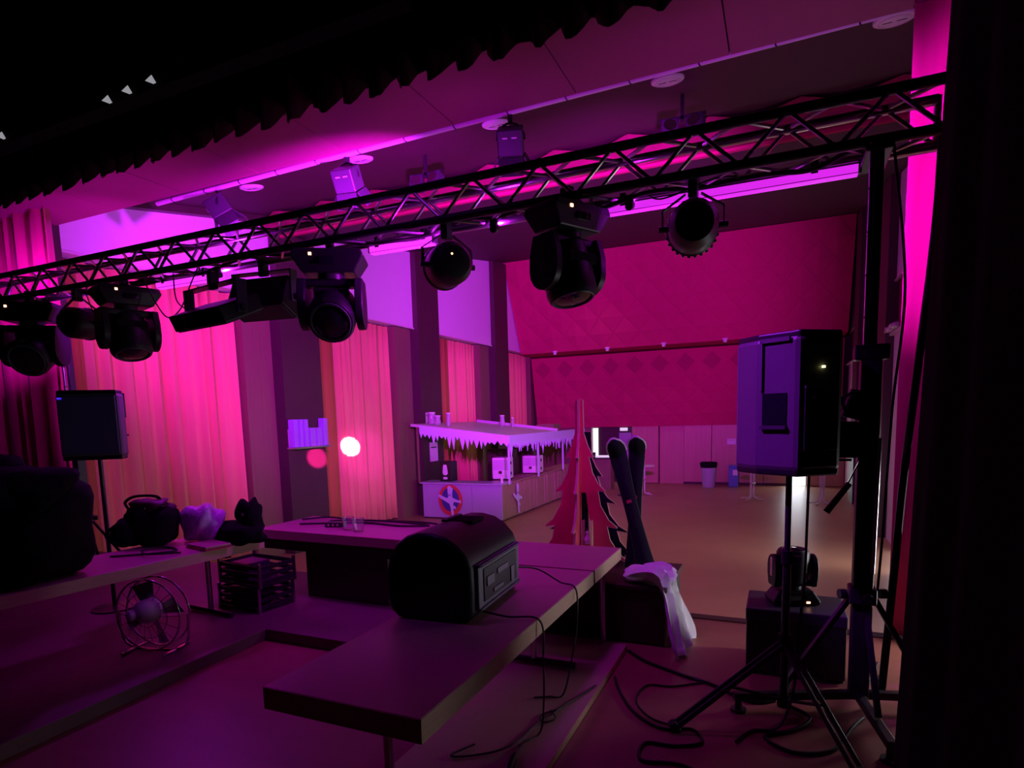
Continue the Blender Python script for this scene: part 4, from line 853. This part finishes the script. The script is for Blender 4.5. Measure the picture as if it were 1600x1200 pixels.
MB().prism([(-.09, .26), (-.07, .45), (-.05, .52), (.05, .52), (.07, .45), (.09, .26), (.05, .2), (-.05, .2)], (0, -.208, 0), (1, 0, 0), (0, 0, 1), .006).obj('bottle_sign', 'paper', fr)
MB().box(-.07, .07, -.214, -.206, .07, .14).obj('label_strip', 'paper', fr)
t = thing('back_bar_cabinet', 'dark cabinet behind the bar corner', 'cabinet', (-8.56, 18.4, HZ))
MB().box(-.45, .45, -.25, .25, 0, 2.0).obj('body', 'dark_wood', t, bevel=.01); MB().box(-.02, .02, -.262, -.25, .9, 1.1).obj('handle', 'chrome', t)
t = thing('back_bar_cabinet', 'tall dark cabinet farther down behind the bar', 'cabinet', (-8.56, 20.3, HZ))
MB().box(-.45, .45, -.25, .25, 0, 2.25).obj('body', 'dark_wood', t, bevel=.01); MB().box(-.02, .02, -.262, -.25, .9, 1.1).obj('handle', 'chrome', t)
def sheet_on(label, c, u, w_, h_, mt='paper', name='notice', cat='notice'):
    t = thing(name, label, cat, c, 0); u = Vector(u)
    MB().prism([(-w_/2, -h_/2), (w_/2, -h_/2), (w_/2, h_/2), (-w_/2, h_/2)], (0, 0, 0), u, (0, 0, 1), .012).obj('sheet', mt, t)
    MB().prism([(-w_*.35, h_*.2), (w_*.35, h_*.2), (w_*.35, h_*.26), (-w_*.35, h_*.26)], u.cross(Vector((0, 0, 1)))*.012, u, (0, 0, 1), .002).obj('printed_line', 'grey_plastic', t)
    return t
sheet_on('white paper notice on dark pillar left of the bar', (-10.33, 16.9, .85), (0, 1, 0), .5, .62)
sheet_on('small white switch plate high on the dark pillar', (-10.33, 16.55, 1.95), (0, 1, 0), .12, .34)
sheet_on('purple-lit poster behind the bar on dark pillar', (-8.5, 18.13, .42), (1, 0, 0), .34, .36)
cdl = thing('candle', 'white candle standing on the bar corner', 'candle', (-7.46, 15.95, -.02))
MB().lathe([(0, 0), (.04, 0), (.04, .20), (0, .21)], n=12).obj('wax', 'paper', cdl); MB().cyl((0, 0, .2), (0, 0, .225), .004, n=5).obj('wick', 'black', cdl)
bb = thing('back_counter', 'far service counter with pale top left of the skis', 'counter', (-7.2, 24.2, HZ))
MB().box(-.6, .9, -.25, .3, 0, 1.25).obj('body', 'wood_panel', bb); MB().box(-.65, .95, -.3, .35, 1.25, 1.30).obj('worktop', 'dark_wood', bb)
tk = thing('till', 'dark till with bright strip on the far service counter', 'till', (-7.1, 24.1, HZ+1.30))
MB().box(-.3, .1, -.15, .15, 0, .22).obj('body', 'black', tk, bevel=.02); MB().box(.15, .75, -.1, .1, .02, .09).obj('bright_strip', 'exit_lit', tk)

# ================================================================== HALL FURNITURE
def bistro(label, p):
    t = thing('bistro_table', label, 'table', (p[0], p[1], HZ), R(20), 'standing bistro tables')
    MB().lathe([(0, 1.08), (.42, 1.08), (.44, 1.095), (.42, 1.115), (0, 1.115)], n=28).obj('tabletop', 'white_metal', t, smooth=35)
    for k in range(4):
        a = R(45+90*k); u = Vector((math.cos(a), math.sin(a), 0))
        MB().tube(bez([u*.07+Vector((0, 0, 1.08)), u*.07+Vector((0, 0, .6)), u*.07+Vector((0, 0, .16)), u*.14+Vector((0, 0, .06)), u*.42+Vector((0, 0, .03))], 5), .020, 8).obj('leg', 'white_metal', t, smooth=60)
    MB().cyl((0, 0, .55), (0, 0, .60), .09, n=14).obj('collar', 'chrome', t)
bistro('white bistro table in front of the pink oak panel', (-4.72, 22.7)); bistro('white bistro table half hidden by the right loudspeaker', (-.86, 22.2)); bistro('white bistro table near right wall behind the tower', (1.25, 21.6))
bn = thing('waste_bin', 'grey waste bin lined with a black bag by back wall', 'bin', (-2.66, 25.6, HZ))
MB().lathe([(0, 0), (.24, 0), (.31, .95), (.29, .95), (.23, .03), (0, .03)], n=24).obj('tub', 'bin_grey', bn, smooth=40)
MB().lathe([(.30, .80), (.335, .90), (.34, 1.0), (.31, 1.02), (.29, .95)], n=24).obj('bag_rim', 'soft_black', bn, smooth=40)
bn = thing('blue_bin', 'slim blue bin with white label by back wall', 'bin', (-1.72, 25.9, HZ))
MB().box(-.18, .18, -.16, .16, 0, .78).obj('tub', 'bin_blue', bn, bevel=.03); MB().box(-.19, .19, -.17, .17, .78, .88).obj('lid', 'bin_blue', bn, bevel=.03); MB().box(-.02, .16, -.172, -.158, .48, .70).obj('label_plate', 'paper', bn)
sheet_on('small white sign on the oak wall above the bins', ony(1143, 690, 26.52), (1, 0, 0), .34, .24, name='wall_sign', cat='sign')
ex = thing('exit_sign', 'small lit exit sign over the dark corridor', 'sign', (-6.35, 26.45, 1.24)); MB().box(-.17, .17, -.03, .03, -.07, .07).obj('housing', 'exit_lit', ex, bevel=.01)
st = thing('bar_stool', 'dark stool in the shadow beside the skis, back wall', 'stool', (-5.3, 22.4, HZ))
MB().lathe([(0, 1.02), (.36, 1.02), (.38, 1.05), (.36, 1.07), (0, 1.07)], n=20).obj('seat', 'dark_wood', st); MB().cyl((0, 0, .03), (0, 0, 1.02), .03, n=10).obj('post', 'metal_black', st); MB().lathe([(0, 0), (.33, 0), (.33, .02), (.05, .05), (0, .05)], n=20).obj('base', 'metal_black', st)
for i, (yy, s_) in enumerate(((20.6, 'farther'), (15.6, 'nearer'))):
    for j in range(3): tag(blob('crumpled_foil', None, 'white_metal', (2.18, yy+j*.42-.3, 3.63), (.08, .20, .07), None, 60+i*5+j, .3, n=(14, 8)), 'pale crumpled %s clump on %s right wall ledge' % (('first', 'second', 'third')[j], s_), 'decoration', 'pale clumps on the right ledge')
# glass wall lamp on the dark pillar
wl = thing('glass_wall_lamp', 'violet glass block wall lamp on the dark left pillar', 'wall lamp', (-10.35, 11.15, 1.32))
for y0, y1, z0, z1 in ((-.58, -.40, .02, .66), (-.39, -.24, .02, .66), (-.23, -.06, .02, .66), (-.05, .18, .02, .46), (.19, .40, .02, .46), (.41, .60, .02, .68)):
    MB().prism([(.05, y0), (.20, y0+.03), (.20, y1-.03), (.05, y1)], (0, 0, z0), (1, 0, 0), (0, 1, 0), z1-z0).obj('glass_block', 'glass', wl, bevel=.01)
MB().box(.0, .05, -.58, .60, .0, .44).obj('back_plate', 'sheet', wl); MB().box(.0, .24, -.60, .62, -.02, .02).obj('bottom_rail', 'chrome', wl)

# ================================================================== REMAINING LAMP LIGHT
def clip_light(label, x, power, aim=None, rear=True):
    t = thing('clip_light', label, 'stage light', (x, TY0+.17, TZ0-.005), 0, 'small clip-on truss lights')
    MB().box(-.03, .03, -.02, .02, -.06, .0).obj('bracket', 'metal_black', t, bevel=.006)
    MB().lathe([(0, -.02), (.028, -.02), (.034, .03), (.03, .035), (0, .03)], (0, 0, -.07), (0, 1, .5), 14).obj('can', 'black', t, smooth=40)
    MB().lathe([(0, .031), (.028, .031), (0, .034)], (0, 0, -.07), (0, 1, .5), 14).obj('lens', 'lamp_lens', t)
    lamp('AREA', 'clip_glow', (x, TY0+.225, TZ0-.055), (x, TY0+1.2, TZ0+.35), power, MAGENTA, .05)
    if aim: lamp('SPOT', 'clip_beam', (x, TY1+.10, TZ0-.06), aim[0], aim[1], MAGENTA, .04, aim[2], .7)
def added_glow_bar(label, x0, x1, mt):  # bars added to give the glow under the rear tube a source
    t = thing('added_glow_bar', label, 'stage light', (x0, TY1, TZ0), 0, 'added glow bars under the rear truss tube'); L = x1-x0
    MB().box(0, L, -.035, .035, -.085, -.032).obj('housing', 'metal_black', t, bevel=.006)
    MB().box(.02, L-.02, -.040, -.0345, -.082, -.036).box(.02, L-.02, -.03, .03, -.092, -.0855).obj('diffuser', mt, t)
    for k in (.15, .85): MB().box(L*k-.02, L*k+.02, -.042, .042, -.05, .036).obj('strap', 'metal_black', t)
added_glow_bar('long added magenta glow bar under the truss around the studded lamp', -1.32, .42, 'added_glow_bar_dim')
added_glow_bar('short added magenta glow bar right of the round-lens moving head', -3.28, -2.62, 'added_glow_bar')
added_glow_bar('short added magenta glow bar left of the flood boxes', -6.0, -5.15, 'added_glow_bar')
clip_light('small clip light behind the truss above the studded wash lamp', -1.0, POW['clip']*.5, ((1.25, 5.62, 3.5), POW['drape'], 62))
clip_light('small clip light on the truss right of rear-facing wash lamp', -2.05, POW['clip']*1.3)
clip_light('small clip light on the truss between added glow bar and flood boxes', -5.02, POW['clip']*3.2)
lamp('SPOT', 'moving_beam', (-3.45, 4.42, 2.75), (-10.74, 13.25, 1.24), POW['spot'], (1.0, .42, 1.0), .02, 2.7, .3)
lamp('SPOT', 'moving_beam_halo', (-3.45, 4.46, 2.75), (-10.74, 13.75, 1.0), 3600, MAGENTA, .05, 9, .9)
lamp('SPOT', 'moving_beam_soft', (-3.45, 4.44, 2.72), (-10.4, 11.55, 1.02), POW['spot2'], PINK, .03, 3.1, .5)
# unseen violet lamp added above the stage to brighten speakers and tables
vl = thing('added_violet_lamp', 'added violet lamp unseen in the dark above the stage', 'stage light', (-2.75, 2.72, 4.9))
MB().lathe([(0, -.2), (.1, -.2), (.13, -.05), (.13, .1), (.11, .1), (0, .06)], (0, 0, 0), (.45, .3, -1), 20).obj('can', 'black', vl, smooth=40)
MB().box(-.02, .02, -.02, .02, .1, 1.4).obj('stem', 'metal_black', vl)
lamp('SPOT', 'violet_beam', (-2.67, 2.77, 4.72), (-.27, 3.8, 2.12), POW['violet'], VIOLET, .10, 19, .9)
lamp('SPOT', 'violet_soft', (-2.67, 2.77, 4.72), (-3.2, 3.2, 1.0), POW['violet_soft'], VIOLET, .10, 110, .8)
# added fill spots below the moving heads for tables and left curtain
lamp('SPOT', 'down_beam', (-5.75, 4.25, 2.60), (-5.0, 3.4, .8), POW['down_l'], MAGENTA, .12, 110, .8)
lamp('SPOT', 'down_beam', (-3.60, 4.50, 2.62), (-3.7, 5.1, .8), POW['down_m'], MAGENTA, .12, 120, .8)
lamp('SPOT', 'down_beam', (-1.40, 4.40, 2.60), (-1.6, 4.8, .7), POW['down_r'], MAGENTA, .12, 110, .8)
lamp('SPOT', 'leg_beam', (-8.35, 4.25, 3.0), (-10.0, 5.2, 3.8), POW['leg_beam'], MAGENTA, .12, 80, .8)
# light from doorways back right and corridor left, then added side and wing fill
def door_light(loc, aim, power, w_, h_, spread=160, col=(.86, .92, 1.0)):
    d = lamp('AREA', 'door_light', loc, aim, power, col, 1.0); d.data.shape = 'RECTANGLE'; d.data.size = w_; d.data.size_y = h_; d.data.spread = R(spread)
door_light((.6, 26.7, -.1), (-.4, 20, -.3), POW['door_back'], .65, 2.0)
door_light((-7.73, 26.7, .1), (-6.5, 20, -.3), POW['door_left'], .2, 2.2)
for y_ in (8.4, 13.6):
    struct(MB().box(2.24, 2.29, y_-1.1, y_+1.1, HZ, 1.15).obj('added_door_4' if y_ < 10 else 'added_door_5', 'doorlight'))  # unseen lit door panels added as a source for the hall fill
    door_light((2.20, y_, -.05), (-8, y_+3.0, -2.0), POW['added_side_door'], 2.1, 2.1, 90, (1.0, .90, .80))
door_light((1.75, 5.42, .7), (-1.5, 4.7, .1), POW['added_wing_fill'], .3, 1.3, 130, (.95, .9, 1.0))  # no door built here; fill added from the right wing
for i_, (x_, y_) in enumerate(((-7.2, 12.2), (-1.6, 12.2), (-6.25, 17.5), (-2.1, 17.5), (-6.7, 22.0))):  # unseen downlights added to fill the hall floor and lower walls
    t = thing('added_downlight', 'added snooted fill downlight, %s under the rear ceiling' % ('near left', 'near right', 'middle left', 'middle right', 'far centre')[i_], 'ceiling lamp', (x_, y_, zB(y_)), 0, 'added fill downlights')
    MB().lathe([(.13, .03), (.13, -.24), (.12, -.24), (.12, -.02), (0, -.02)], n=18).obj('snoot', 'metal_black', t, smooth=40)
    MB().lathe([(0, -.03), (.07, -.03), (.07, -.022), (0, -.022)], n=14).obj('bulb', 'led_white', t)
    lamp('SPOT', 'added_fill_light', (x_, y_, zB(y_)-.26), (x_, y_, -1), POW['added_fill'], (1.0, .78, .68), .08, 114, .5)
